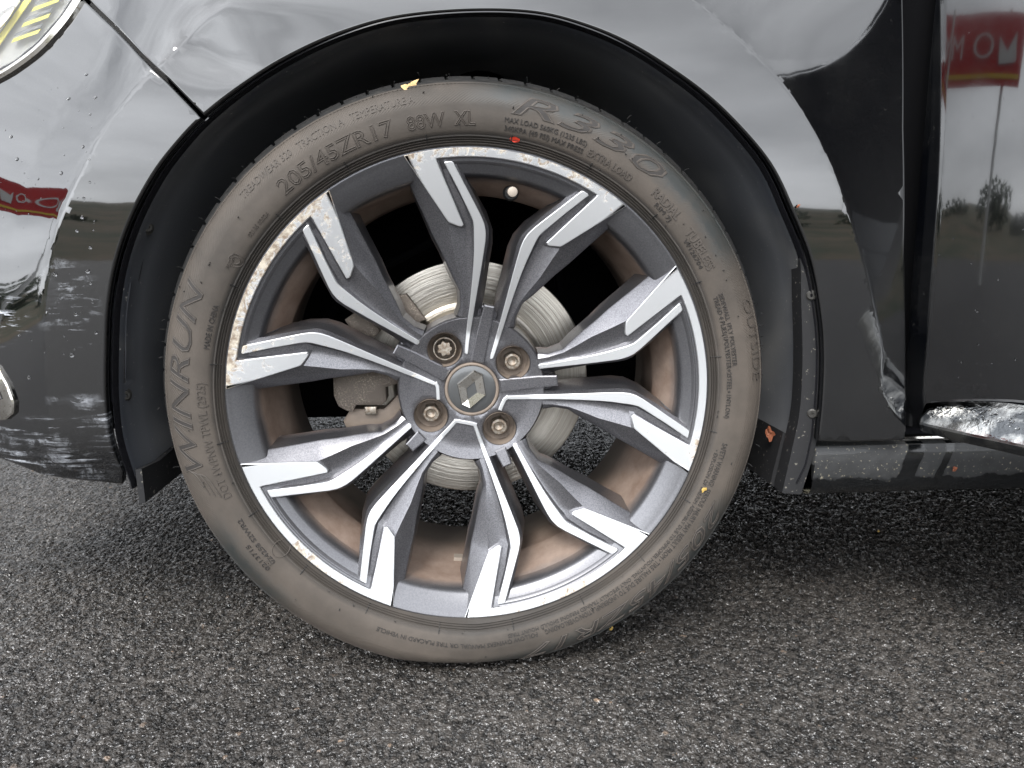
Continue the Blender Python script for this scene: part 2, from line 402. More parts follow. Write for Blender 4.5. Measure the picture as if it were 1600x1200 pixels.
ys = np.array(ys); XX, YY = np.meshgrid(xs.astype(np.float32), ys.astype(np.float32))
h1, c1, e1 = stones(XX, YY, .0040, 1); h2, c2, e2 = stones(XX+3, YY+5, .0066, 2)
sel = (c2 > .62)
Hh = np.where(sel, np.maximum(h1*.75, h2*1.05), h1*.85)
Cc = np.where(sel & (h2*1.05 > h1*.75), c2, c1)
low = np.sin(XX*9+1)*np.cos(YY*7)*.001+np.sin(XX*31+YY*17)*.0004
ZZ = (Hh-.95)*.0050+low
nx, ny = len(xs), len(ys)
co = np.stack([XX, YY, ZZ.astype(np.float32)], -1).reshape(-1, 3)
idx = np.arange(nx*ny).reshape(ny, nx)
q = np.stack([idx[:-1, :-1], idx[:-1, 1:], idx[1:, 1:], idx[1:, :-1]], -1).reshape(-1, 4)
me = bpy.data.meshes.new('asphalt'); me.vertices.add(len(co)); me.vertices.foreach_set('co', co.ravel())
me.loops.add(q.size); me.loops.foreach_set('vertex_index', q.ravel().astype(np.int32))
me.polygons.add(len(q)); me.polygons.foreach_set('loop_start', np.arange(0, q.size, 4, dtype=np.int32))
me.polygons.foreach_set('use_smooth', np.ones(len(q), bool)); me.update()
at2 = me.attributes.new('gap', 'FLOAT', 'POINT'); at2.data.foreach_set('value', np.clip(Hh.ravel()/.55, 0, 1).astype(np.float32))
at = me.attributes.new('stone', 'FLOAT', 'POINT'); at.data.foreach_set('value', Cc.ravel().astype(np.float32))
m = Mat('asphalt', (.05, .05, .05), .38)
st = m.n('ShaderNodeAttribute', attribute_name='stone').outputs['Fac']
n1 = m.noise(700, 4, .6); n2 = m.noise(4, 4, .6)
gap = m.n('ShaderNodeAttribute', attribute_name='gap').outputs['Fac']
wetn = m.rng(m.noise(330, 3, .6), .50, .62)
c = m.mix(m.rng(st, .1, 1.0), (.010, .0095, .009), (.066, .058, .051))
c = m.mix(m.rng(st, .996, .999), c, (.24, .17, .12)); c = m.mix(m.math('MULTIPLY', m.rng(n1, .57, .70), .7), c, (.20, .19, .18))
damp = m.rng(m.noise(3.2, 4, .6, dist=.4), .38, .62)
c = m.mix(damp, m.mix(.45, c, (.006, .0055, .005)), c); c = m.mix(m.rng(gap, .25, .8), (.004, .004, .004), c); big_ = m.rng(m.noise(2.2, 3), .35, .65, .8, 1.15)
m.color(c).rough(m.rng(wetn, 0, 1, .45, .10)); m.put(m.p.inputs['Specular IOR Level'], m.math('MULTIPLY', m.math('MULTIPLY', m.rng(gap, .3, .85, .05, 1), m.rng(wetn, 0, 1, .4, 2.0)), big_)); grit = m.n('ShaderNodeTexVoronoi', {'Vector': m.co(), 'Scale': 430}).outputs[0]
m.bump(m.math('ADD', m.math('MULTIPLY', m.noise(900, 3, .6), .5), m.math('MULTIPLY', grit, -.9)), .9, .0018); M['asphalt'] = m.m
link('asphalt_near', me, M['asphalt'], kind='structure', sharp=None)
m = Mat('asphalt_far', (.05, .05, .05), .6); m.p.inputs['Specular IOR Level'].default_value = .35; v = m.n('ShaderNodeTexVoronoi', {'Vector': m.co(), 'Scale': 150}).outputs[0]
m.color(m.mix(m.noise(90, 4), (.014, .013, .012), (.062, .057, .052))).bump(v, .8, .003); M['asphalt_far'] = m.m
b = MB(); g0 = -.0045
X0, X1, Y0, Y1, B = -1.04, 1.09, -.415, 1.285, 22
b.add([(-B, -B, g0), (B, -B, g0), (B, B, g0), (-B, B, g0), (X0, Y0, g0), (X1, Y0, g0), (X1, Y1, g0), (X0, Y1, g0)],
      [(0, 1, 5, 4), (1, 2, 6, 5), (2, 3, 7, 6), (3, 0, 4, 7)])
b.build('asphalt_ground', M['asphalt_far'], kind='structure', sharp=None)

# ------------------------------------------------------------------ car
car = empty('car', (0, 0, 0), label='black car with scratched bumper, grey and silver alloy wheel and opened front door', cat='car')
UP = Matrix.Translation((0, 0, HZ))
def body(mb, name, mat, **k):               # meshes written relative to the hub, moved to ground coordinates
    mb.v = [(v[0], v[1], v[2]+HZ) for v in mb.v]
    return mb.build(name, mat, k.pop('parent', car), **k)

# traced outlines (photograph pixels) of the wheel arch and its crease
LIP = [(190,752),(172,690),(165,620),(165,550),(168,480),(180,410),(204,340),(238,275),(272,228),(315,181),(380,128),(450,84),(530,47),(620,21),(735,10),(840,14),(920,35),(990,66),(1057,109),(1110,150),(1157,197),(1195,243),(1217,280),(1235,322),(1252,362),(1266,400),(1278,455),(1287,533),(1286,613),(1279,688)]
lipP = smooth([onY(*p, -.012) for p in LIP], 160)
CL = [(97,740),(84,655),(76,590),(74,505),(79,432),(92,360),(110,310),(130,267),(157,213),(197,157),(236,112)]
CR_ = [(1225,130),(1270,200),(1300,262),(1322,325),(1345,400),(1362,470),(1377,540),(1379,610),(1416,668)]
creaseP = [onY(*p, -.01) for p in CL] + [onY(*p, -.01) for p in [(330,20),(470,-60),(640,-105),(800,-115),(930,-90),(1060,-25),(1150,48)]] + [onY(*p, -.01) for p in CR_]
creaseP = smooth(creaseP, 200)
cr2 = np.array([(p.x, p.z) for p in creaseP])
# closed outline used to tell inside from outside
poly = np.vstack([cr2, [[cr2[-1][0], -.3], [cr2[0][0], -.3]]])
def inside(x, z):
    X, Z = poly[:, 0], poly[:, 1]; X2, Z2 = np.roll(X, -1), np.roll(Z, -1)
    c = ((Z > z) != (Z2 > z)) & (x < (X2-X)*(z-Z)/(Z2-Z+1e-12)+X)
    return c.sum() % 2 == 1
_A = cr2[:-1]; _D = cr2[1:]-cr2[:-1]; _L = (_D**2).sum(1)
def cdist(x, z):
    v = np.array([x, z])-_A; t = np.clip((v*_D).sum(1)/_L, 0, 1); e = v-_D*t[:, None]
    d = float(np.sqrt((e**2).sum(1).min())); return -d if inside(x, z) else d
_rc = sorted([(p[1], p[0]) for p in cr2 if p[0] > .10]); CRZ = [p[0] for p in _rc]; CRX = [p[1] for p in _rc]
def S(x, z):                                 # outer skin of fender and bumper
    d = cdist(x, z)
    y = -.012 + .30*max(z-.16, 0)**2
    if d > 0:
        if x < 0:
            w = min(1, max(0, (-x-.20)/.12))
            y += w*(.44*(math.sqrt(d*d+.000004)-.002+.0*d)) + w*.05*(z-.1)*min(1, d/.05)
        else:
            y += .0
    if x > .15:                               # behind the arch crease the wing turns towards the door
        e = x-float(np.interp(z, CRZ, CRX))
        if e > 0: y += .0165*(1-math.exp(-e/.10))
    if z < -.02 and x < 0: y += 3.2*(-.02-z)**2
    # dent above the gap line
    for (cx, cz, a, wx, wz) in ((-.232, .315, .0032, .030, .022), (-.205, .300, .0016, .020, .012), (-.17, .35, -.0014, .05, .018)):
        y += a*math.exp(-((x-cx)/wx)**2-((z-cz)/wz)**2)
    return y

def panel(outline, Sf, step=.008, name='panel', mat=None, lipd=.012, feats=(), parent=car):
    """outline: closed list of (x,z). Triangulated skin on Sf with a rolled edge."""
    P = [Vector(p) for p in outline]; n = len(P)
    area = sum(P[i].x*P[(i+1) % n].y-P[(i+1) % n].x*P[i].y for i in range(n)); sg = 1 if area > 0 else -1
    def ins(d):
        o = []
        for i in range(n):
            a, b_, c = P[i-1], P[i], P[(i+1) % n]; e1 = (b_-a).normalized(); e2 = (c-b_).normalized()
            n1 = Vector((-e1.y, e1.x))*sg; n2 = Vector((-e2.y, e2.x))*sg; k = n1+n2; k = k/max(.5, k.dot(n1)) if k.length > 1e-6 else n1
            o.append(b_+k*d)
        return o
    I = ins(.0016); A = np.array([(p.x, p.y) for p in I]); X, Z = A[:, 0], A[:, 1]; X2, Z2 = np.roll(X, -1), np.roll(Z, -1)
    pts = list(I); ed = [(i, (i+1) % n) for i in range(n)]
    for dd_ in (.0024, .0070):
        for p in ins(dd_):
            c = ((Z > p.y) != (Z2 > p.y)) & (p.x < (X2-X)*(p.y-Z)/(Z2-Z+1e-12)+X)
            if c.sum() % 2 == 1 and np.hypot(X-p.x, Z-p.y).min() > dd_*.2: pts.append(p)
    x = A[:, 0].min()
    rng = np.random.RandomState(3)
    while x < A[:, 0].max():
        z = A[:, 1].min()
        while z < A[:, 1].max():
            c = ((Z > z) != (Z2 > z)) & (x < (X2-X)*(z-Z)/(Z2-Z+1e-12)+X)
            if c.sum() % 2 == 1 and np.hypot(X-x, Z-z).min() > .0085: pts.append(Vector((x, z)))
            z += step
        x += step
    for f in feats:
        for p in f: 
            c = ((Z > p[1]) != (Z2 > p[1])) & (p[0] < (X2-X)*(p[1]-Z)/(Z2-Z+1e-12)+X)
            if c.sum() % 2 == 1: pts.append(Vector(p))
    r = delaunay_2d_cdt(pts, ed, [list(range(n))], 2, 1e-7)
    b = MB(); b.add([(v.x, Sf(v.x, v.y), v.y) for v in r[0]], r[2])
    rows = [[(p.x, Sf(p.x, p.y), p.y) for p in I], [(p.x, Sf(p.x, p.y)+.0006, p.y) for p in ins(.0005)], [(p.x, Sf(p.x, p.y)+.0018, p.y) for p in P], [(p.x, Sf(p.x, p.y)+lipd, p.y) for p in ins(.001)]]
    b.grid(rows, closed=True)
    return body(b, name, mat, sharp=50, parent=parent)
def px2(pts, Sf=None): 
    o = []
    for p in pts:
        q_ = onS(*p, Sf or S); o.append((q_.x, q_.z))
    return o
def feat_off(d):                              # rows of points either side of the crease keep it crisp
    o = []
    for i in range(1, len(cr2)-1):
        t = cr2[i+1]-cr2[i-1]; t = t/np.hypot(*t); nn = np.array([-t[1], t[0]]); o.append(tuple(cr2[i]+nn*d))
    return o
feats = [feat_off(.0), feat_off(.0015), feat_off(.004), feat_off(-.002), feat_off(-.006), feat_off(.009)]
GAP = [(75,-60),(133,-2),(200,64),(262,126),(317,181)]
lip2 = [(p.x, p.z) for p in lipP]
gi = min(range(len(lip2)), key=lambda i: (lip2[i][0]-lipP[0].x*0-onY(317, 181, -.012).x)**2+(lip2[i][1]-onY(317, 181, -.012).z)**2)
gapL = px2(GAP); gapL[-1] = lip2[gi]
# fender
fo = [tuple(p) for p in lip2[gi+1:]]
g_dx = .0010
top = px2([(1279,690),(1330,691),(1414,688),(1417,620),(1416,560),(1414,400),(1413,200),(1412,0),(1411,-260)])
topl = px2([(700,-330),(80,-330),(-200,-330),(-200,-190),(-60,-140)])
def dense(pts, st=.012):
    o = []
    for a, c in zip(pts, pts[1:]):
        k = max(1, int(math.dist(a, c)/st))
        for i in range(k): o.append((a[0]+(c[0]-a[0])*i/k, a[1]+(c[1]-a[1])*i/k))
    o.append(pts[-1]); return o
fend = fo[:-1] + dense(top + topl + [(p[0]+g_dx, p[1]+g_dx) for p in gapL])
panel(fend, S, .009, 'fender', M['paint_fender'], feats=feats)
# bumper: left of the gap, below the headlight
HL = [(0,123),(33,103),(67,77),(100,40),(116,18),(130,-2)]
hl = px2(HL)
bl = px2([(-260,715),(-120,700),(0,717),(30,728),(62,741),(100,748),(150,753),(190,757)])
bout = dense(bl) + list(lip2[1:gi]) + dense([(p[0]-g_dx, p[1]-g_dx) for p in gapL[::-1]][:-1] + [(hl[-1][0]+.002, hl[-1][1]+.002)] + [h for h in hl[::-1]] + px2([(-60,150),(-260,190)]))
panel(bout, S, .009, 'front_bumper', M['paint_bumper'], feats=feats)
# headlight: chrome edge, lens, stripes inside
b = MB(); hp = [onS(*p, S)+Vector((0, -.0006, 0)) for p in [(-200,190),(-60,148),(0,121),(33,101),(66,75),(98,39),(114,17),(132,-12),(150,-45)]]
b.tube(smooth(hp, 40), .0042, 8); head = empty('headlight', (0, 0, 0), car)
HS = lambda x, z: S(x, z)+.03
def flat(px, off, name, mat, th=.004, parent=head, inset=.0008):
    P = [(lambda q_: (q_.x, q_.z))(onS(*p, lambda x, z: S(x, z)+off)) for p in px]
    bb = MB(); bb.prism(P, lambda x, z: S(x, z)+off, lambda x, z: S(x, z)+off+th, inset=inset); return body(bb, name, mat, parent=parent, sharp=30)
body(b, 'lamp_bezel', M['chrome'], parent=head)
flat([(-200,188),(-60,146),(0,119),(33,99),(66,73),(98,37),(128,-10),(160,-80),(-200,-80)], .004, 'lens', M['lens'], .003)
flat([(-200,200),(-60,160),(0,130),(40,108),(75,80),(110,40),(150,-20),(170,-90),(-200,-90)], .030, 'lamp_back', M['lamp_grey'], .004)
flat([(-30,120),(-12,112),(58,10),(78,-40),(68,-40),(50,6)], .020, 'lamp_divider', M['lamp_yellow'], .006)
flat([(-200,100),(-30,112),(36,8),(48,-40),(-200,-60)], .014, 'reflector', M['lamp_white'], .006)
flat([(-40,60),(-6,52),(14,28),(24,12),(20,8),(2,18),(-40,40)], .006, 'inner_lamp_cover', M['chrome'], .006)
for k in range(6):
    y0 = 74-24*k; x0 = 26+15.5*k; dx = 38
    flat([(x0,y0),(x0+dx+4,y0-15),(x0+dx+8,y0-22),(x0+4,y0-7)], .018, 'lamp_stripe', M['lamp_yellow'], .004, inset=.0003)
    flat([(x0+5,y0-8.5),(x0+dx+9,y0-23.5),(x0+dx+12,y0-29),(x0+9,y0-14.5)], .020, 'lamp_rib', M['lamp_dark'], .004, inset=.0003)
# fog lamp surround, lower left
b = MB(); P = px2([(-90,560),(-20,560),(-2,572),(14,598),(25,628),(24,645),(12,655),(-20,657),(-90,650)])
b.prism(P, lambda x, z: S(x, z)-.004, lambda x, z: S(x, z)+.01, inset=.0015); fog = body(b, 'fog_lamp_surround', M['chrome'], sharp=40)
b = MB(); P = px2([(-90,585),(-20,582),(-3,600),(7,622),(-10,630),(-90,632)])
b.prism(P, lambda x, z: S(x, z)-.0055, lambda x, z: S(x, z)+.01, inset=.001); body(b, 'fog_lamp_recess', M['black_gloss'], sharp=40, parent=fog)

# arch lip moulding and wheel arch liner
b = MB()
ext = [Vector((lipP[0].x+.002, 0, lipP[0].z-.012)), Vector((lipP[0].x+.0015, 0, lipP[0].z-.006))]
crv = [Vector((p.x, 0, p.z)) for p in ext+list(lipP)+[Vector((lipP[-1].x-.004, 0, lipP[-1].z-.030)), Vector((lipP[-1].x-.012, 0, lipP[-1].z-.05))]]
def off_curve(c, f):
    o = []
    for i, p in enumerate(c):
        t = (c[min(i+1, len(c)-1)]-c[max(i-1, 0)]).normalized(); nn = Vector((-t.z, 0, t.x))
        o.append(p-nn*f)
    return o
# curve runs left -> top -> right, so +nn points outwards; inward offset is positive f here
def linerrow(f, Y, wav=0):
    c = off_curve(crv, f); o = []
    for i, p in enumerate(c):
        a = i/len(c)
        yy = Y + wav*math.sin(a*37)*.002
        o.append((p.x+0, yy, p.z))
    return o
b.grid([linerrow(.0006, -.001), linerrow(.0016, -.0012), linerrow(.0026, .004), linerrow(.0028, .012)])
body(b, 'arch_edge_strip', M['black_gloss'])
b = MB()
prof = [(.0026, .008), (.0045, .012), (.0050, .030), (.0046, .062), (.0048, .10), (.0052, .16), (.006, .21), (.012, .235), (.024, .25)]
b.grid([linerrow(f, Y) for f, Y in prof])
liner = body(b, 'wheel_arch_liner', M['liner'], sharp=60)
# inner wall of the arch, open low down
b = MB(); rows = []
c0 = off_curve(crv, .024)
for k in (0, .25, .5, .78):
    rows.append([(p.x*(1-k), .25+.01*k, max(p.z, -.09)*(1-k)+(-.02)*k) for p in c0])
b.grid(rows); body(b, 'inner_arch_wall', M['matt_black'], sharp=60)
# moulded rib, pocket and clips at the front of the liner
b = MB(); b.tube(smooth([onY(*p, .032) for p in [(262,262),(238,330),(222,400),(208,470),(202,545),(197,600)]], 24), .0022, 6); body(b, 'liner_rib', M['flange'], parent=liner)
b = MB(); b.tube(smooth([onY(*p, .10) for p in [(290,262),(262,330),(244,400),(232,480),(226,560),(222,650)]], 24), .0030, 6); body(b, 'liner_rib', M['liner'], parent=liner)
b = MB(); P_ = [(lambda q2: (q2.x, q2.z))(onY(*p, .016)) for p in [(178,505),(196,500),(196,598),(188,606),(176,598)]]
b.prism(P_, lambda x, z: .014, lambda x, z: .03, inset=.0012); body(b, 'liner_pocket', M['black_gloss'], parent=liner)
# screws
def screw(px, Y, ax, r=.0075, parent=liner, name='screw'):
    p = onY(*px, Y); bb = MB(); bb.lathe([(r, .000), (r, -.0012), (r*.72, -.0022), (r*.66, -.0045), (r*.5, -.0055), (r*.22, -.0055), (r*.2, -.004), (.0001, -.004)], 20)
    rot = Vector((0, -1, 0)).rotation_difference(Vector(ax).normalized()).to_matrix()
    bb.v = [tuple(rot @ Vector(v)+p) for v in bb.v]; return body(bb, name, M['bolt_dark'], parent=parent)
M['bolt_dark'] = Mat('black_screw', (.05, .048, .044), .38, .5).m
for px, Y, ax in (((227,355), .022, (.75,-.65,0)), ((193,617), .020, (.75,-.65,0)), ((1267,461), .004, (-.35,-1,0)), ((1268,645), .004, (-.35,-1,0)), ((1251,704), .010, (-.5,-1,-.1))):
    screw(px, Y, ax)
# front and rear liner flanges (flat strips that carry the screws)
b = MB()
def strip_px(inner, outer, Y0, Y1, th=.003, name='liner_flange', mat=None):
    bb = MB(); n = 24
    A = smooth([onY(*p, Y0) for p in outer], n); C = smooth([onY(*p, Y1) for p in inner], n)
    bb.grid([[tuple(p) for p in A], [tuple(a.lerp(c, .5)+Vector((0, -.0015, 0))) for a, c in zip(A, C)], [tuple(c) for c in C], [tuple(c+Vector((0, .02, 0))) for c in C]])
    return body(bb, name, mat or M['liner'])
strip_px([(1238,330),(1250,400),(1252,470),(1254,560),(1250,640),(1238,700),(1222,770)], [(1240,332),(1263,400),(1279,460),(1285,533),(1283,613),(1276,690),(1252,772)], .0005, .004, mat=M['flange'])
strip_px([(205,440),(198,500),(197,560),(196,600),(190,620)], [(178,440),(172,500),(170,560),(171,610),(178,640)], .006, .016)
# mud flaps
b = MB()
A = [onZ(205,797,-.099), onZ(292,737,-.099)]
x0, x1 = A[0].x, A[0].x+.004
for (xa, zb, nm, ylen) in ((A[0].x, -.099, 'front_mud_flap', .19),):
    b.prism([(0, 0), (.001, 0), (.001, .001), (0, .001)], lambda x, z: 0, lambda x, z: .001) if False else None
    vs = [(xa-.002, .004, -.066), (xa+.0, .000, zb), (xa+.003, ylen, zb+.002), (xa+.005, ylen, -.058), (xa+.004, .03, -.066)]
    n = len(vs); b.add(vs+[(v[0]+.005, v[1]+.002, v[2]) for v in vs], [tuple(range(n)), tuple(range(2*n-1, n-1, -1))]+[(i, (i+1) % n, n+(i+1) % n, n+i) for i in range(n)])
    body(b, nm, M['flange'])
b = MB(); p0 = onY(1252, 775, .004); q0 = onY(1205, 760, .03)
vs = [(p0.x, .004, p0.z), (p0.x+.012, .003, p0.z+.05), (q0.x+.01, .03, q0.z+.06), (q0.x, .03, q0.z+.002), ((p0.x+q0.x)/2-.002, .014, p0.z+.0)]
vs = [(v[0], v[1]+.003, v[2]) for v in vs]
n = len(vs); b.add(vs+[(v[0]-.004, v[1]+.16, v[2]) for v in vs], [tuple(range(n)), tuple(range(2*n-1, n-1, -1))]+[(i, (i+1) % n, n+(i+1) % n, n+i) for i in range(n)])
body(b, 'rear_mud_flap', M['flange'])

# sill
def sillS(x, z): return .004+3.0*max(0, -.075-z)**2
b = MB()
z0 = onY(1400, 697, .004).z; z1 = onY(1400, 773, .006).z; xl = onY(1268, 730, .004).x
prof = [(.060, z0+.004), (.020, z0+.0035), (.006, z0+.001), (.003, z0-.004), (.003, (z0*2+z1)/3), (.006, z1+.012), (.010, z1+.003), (.016, z1), (.05, z1-.002), (.30, z1-.001)]
xsn = [xl+.0005, xl+.003, xl+.01]+[xl+.05+.07*i for i in range(28)]
b.grid([[(x-(.004 if False else 0)+(.006 if (j > 4 and i == 0) else 0), y+(.003 if i == 0 else 0), z) for i, x in enumerate(xsn)] for j, (y, z) in enumerate(prof)])
body(b, 'sill_panel', M['sill'], sharp=40)
# bright inner door sill with step plate
b = MB(); zt = z0+.012
b.grid([[(x, y, z) for x in (.418, .44, .6, 1.6)] for y, z in ((.020, z0+.004), (.030, zt-.002), (.05, zt), (.16, zt+.002), (.17, zt+.05), (.18, zt+.4))])
body(b, 'door_sill_step', M['black_gloss'])
b = MB()
b.grid([[(x, y, z) for x in (.45, .7, 1.5)] for y, z in ((.012, z0+.0052), (.013, z0+.0072), (.022, z0+.0075), (.023, z0+.0055))]); body(b, 'sill_seal', M['chrome'])
# hinge pillar behind the open door
b = MB(); b.box((.445, .055, .24), (.035, .02, .34)); b.box((.52, .22, .25), (.1, .12, .35)); body(b, 'hinge_pillar', M['matt_black'])
# door
th = R_(62); DD = Vector((math.cos(th), -math.sin(th), 0)); DN = Vector((-math.sin(th), -math.cos(th), 0)); D0 = Vector((.452, -.005, 0))
def dpt(s, z, o=0): return D0+DD*s+DN*o+Vector((0, 0, z))
door = empty('front_door', (0, 0, 0), car)
def dcurve(s, z):
    return .010*math.exp(-((z-.36)/.05)**2)*0 -.07*(z-.15)**2 - 1.2*max(0, .0-z)**2 - .7*s*s*(s < .15) - (.01575+.21*(s-.15))*(s >= .15)
b = MB(); ss = [-.0210, -.0207, -.0203, -.0198, -.019, .0]+[.04*i+.05 for i in range(27)]; zz = [-.038+.018*i for i in range(37)]
rows = []
for z in zz:
    row = []
    lean = .005-.034*z
    for i, s in enumerate(ss):
        o = dcurve(s, z); o -= (.010, .0012, .0003, 0, 0, 0)[i] if i < 6 else 0
        row.append(tuple(dpt(s+lean*(i < 8), z, o)))
    rows.append(row)
b.grid(rows)
rowb = [[tuple(dpt(s, z, -.022)) for s in (ss[0], ss[-1])] for z in (zz[0], zz[-1])]
b.grid(rowb); b.grid([rows[0], [tuple(dpt(s, zz[0], -.022)) for s in ss]]); b.grid([rows[-1], [tuple(dpt(s, zz[-1], -.022)) for s in ss]])
b.grid([[r_[-1] for r_ in rows], [tuple(dpt(ss[-1], z, -.022)) for z in zz]])
body(b, 'door_skin', M['paint_door'], parent=door, sharp=60)
b = MB(); b.grid([[tuple(dpt(s, z, o)) for s in (.05, 1.05)] for z, o in ((.62, -.02), (.95, -.14))]); b.grid([[tuple(dpt(s, z, o-.004)) for s in (.05, 1.05)] for z, o in ((.62, -.02), (.95, -.14))])
body(b, 'door_window', M['dark_glass'], parent=door)
# lower door moulding with the rain on it: bright rounded upper face, black lower face
b = MB(); ml_ = []
def on_door(px, py, o):
    d = ray(px, py); P0 = D0+DN*o; t = (P0-CH).dot(DN)/d.dot(DN); P = CH+d*t; return (P-P0).dot(DD), P.z
def tab(pts, o):
    T = [on_door(*p, o) for p in pts]; a_, c_ = T[-2], T[-1]; k = (c_[1]-a_[1])/(c_[0]-a_[0]); k = max(-.05, min(.05, k))
    return T+[(c_[0]+.9, c_[1]+k*.15)]
T_top = tab([(1418,637),(1440,631),(1470,628),(1520,627),(1570,630),(1600,634)], .006)
T_mid = tab([(1425,663),(1460,669),(1496,676),(1550,687),(1600,698)], .026)
T_bot = tab([(1429,675),(1460,682),(1490,689),(1550,702),(1600,714)], .022)
s_lo = T_mid[0][0]
for i in range(34):
    s = s_lo+.9*(i/33)**1.8; k = math.sqrt(min(1, (i+.6)/7))
    zt_, zm, zb = lerp_tab(s, T_top), lerp_tab(s, T_mid), lerp_tab(s, T_bot)
    ob, om = .004+.018*k, .006+.020*k
    ml_.append([tuple(dpt(s, zt_-.001, -.002)), tuple(dpt(s, zt_, .004)), tuple(dpt(s, zt_*.8+zm*.2, .004+(om-.004)*.35)), tuple(dpt(s, zt_*.35+zm*.65, .004+(om-.004)*.82)), tuple(dpt(s, zm+.0015, om-.0006)), tuple(dpt(s, zm-.0008, om)), tuple(dpt(s, zb+.0012, ob+.0005)), tuple(dpt(s, zb, ob-.001)), tuple(dpt(s, zb+.002, -.03))])
cols_ = [list(r_) for r_ in zip(*ml_)]
b.grid(cols_[:5], mi=1); b.grid(cols_[4:])
b.f.append(tuple(range(0, len(ml_)*5, len(ml_)))); b.m.append(0)
m = Mat('wet_chrome_trim', (.5, .5, .5), .1, 1); g_ = m.noise(38, 5, .6)
m.color(m.mix(m.rng(g_, .42, .62), (.10, .105, .11), (.62, .62, .60))).rough(m.rng(g_, .4, .6, .06, .22)); m.bump(m.noise(170, 3), .25, .002)
body(b, 'door_moulding', [M['trim'], m.m], parent=door, sharp=28)

# rest of the car, real mass behind what is seen
b = MB(); b.box((1.6, .86, .16), (1.95, .60, .24)); b.box((-.50, .86, .10), (.17, .68, .17)); b.box((0, .9, .12), (.40, .60, .10))
body(b, 'underbody', M['matt_black'], sharp=None)
b = MB(); rows = []
for yy, zz_ in ((S(0, .42)+.0, .42), (.06, .47), (.3, .53), (.9, .56), (1.5, .5), (1.72, .40), (1.74, .05)):
    rows.append([(x, (S(x, .46)+.004+(yy if yy > .05 else 0)) if yy < 1 else yy+.05*(x < -.5)*-1, zz_+.04+(-.10 if x < -.6 else 0)) for x in (-.72, -.5, -.2, .1, .41)])
b.grid(rows); body(b, 'bonnet', M['paint'], sharp=60)
b = MB(); b.box((2.4, .88, .80), (.95, .62, .27)); b.box((2.2, .88, .5), (1.6, .80, .1)); body(b, 'cabin', M['black_gloss'], sharp=None)

# ------------------------------------------------------------------ wheel
wheel = empty('wheel', (0, 0, HZ), car)
def g(r): return .04*min(1, max(0, 1-(r-.06)/.173))
def gxz(x, z): return g(math.hypot(x, z))
AX = R_(78.1)
def spin(mb, ang, mirror=False):              # canonical frame (+Z up the axis) -> turned to the sector
    c_, s_ = math.cos(ang-math.pi/2), math.sin(ang-math.pi/2); o = []
    for (x, y, z) in mb.v:
        if mirror: x = -x
        o.append((x*c_-z*s_, y, x*s_+z*c_))
    mb.v = o; return mb
mm = lambda p: tuple(c*.001 for c in p)
# stations of one arm: columns W1 R Bi G1 G2 So Si F1 F2, each (x, z, depth below the face) in mm
ST = [
 [(107.2,204.6,7),(104.8,208.6,1.0),(75.4,214.0,2),(74.2,214.6,4.8),(69.8,215.8,4.8),(68.6,216,4.2),(61.2,218.4,4.2),(58,219,6),(50,221,9)],
 [(97.5,188.7,11.0),(91.5,195.6,1.8),(65.6,197.2,1.8),(64.4,197.6,5.2),(60.4,198.8,5.2),(59.0,199.2,3.6),(50.0,200.6,3.0),(46.5,201.4,7),(36,196,40)],
 [(83.0,168.3,10.5),(76.0,180.3,1.8),(54.2,181.2,1.8),(53.0,181.7,5.4),(46.6,182.6,5.4),(45.2,182.8,3.6),(35.2,183.4,3.0),(31.5,184.0,7),(20.5,179,42)],
 [(68.7,148.0,10.0),(56.4,161.2,1.8),(40.6,162.2,2.0),(39.2,162.4,5.6),(34.0,163.4,5.6),(31.8,163.8,3.4),(20.8,164.6,2.8),(17.5,165.0,7),(11.5,163.5,40)],
 [(67.3,146.0,10.0),(54.6,157.6,2.2),(43.8,157.0,5.5),(38.0,157.6,6.2),(33.6,158.4,6.2),(30.6,158.8,3.4),(18.4,159.2,2.8),(15.2,159.4,7),(10.5,158.5,39)],
 [(57.5,133.5,9.0),(50.0,146.0,2.0),(38.0,148.5,6.4),(33.0,149.6,6.4),(30.8,149.9,6.0),(28.2,150.0,3.2),(17.0,150.0,2.6),(13.9,150.0,7),(8.6,150,38)],
 [(47.2,118.5,7.5),(42.6,126.0,2.0),(32.0,127.2,5.2),(28.0,127.8,5.2),(26.0,128.0,4.8),(24.2,128.0,3.0),(16.0,128.0,2.4),(13.2,128.0,6.8),(7.8,126,34)],
 [(40.0,108.7,6.0),(35.0,111.0,2.2),(28.0,111.2,4.2),(24.6,111.2,4.2),(23.2,111.0,4.0),(22.0,111.0,2.8),(15.3,111.0,2.2),(12.5,111.0,6.6),(7.0,111,31)],
 [(30.8,97.0,4.5),(28.5,97.0,2.8),(25.0,96.0,3.4),(22.4,95.6,3.4),(21.4,95.4,3.2),(20.4,95.2,2.6),(14.6,95.2,2.0),(12.0,95.2,6.4),(6.6,96,26)],
 [(27.6,82.0,4.5),(25.0,81.0,2.8),(22.0,80.6,3.0),(20.6,80.4,3.0),(19.8,80.2,2.8),(19.0,80.0,2.4),(13.8,80.0,2.0),(11.4,80.0,6.0),(6.4,84,14)],
 [(28.8,71.6,5.5),(24.2,71.0,3.0),(20.5,70.8,3.0),(19.0,70.8,3.0),(18.6,70.8,3.0),(18.2,70.8,2.9),(13.4,71.4,2.9),(11.2,71.8,4.4),(6.0,72.6,8)]]
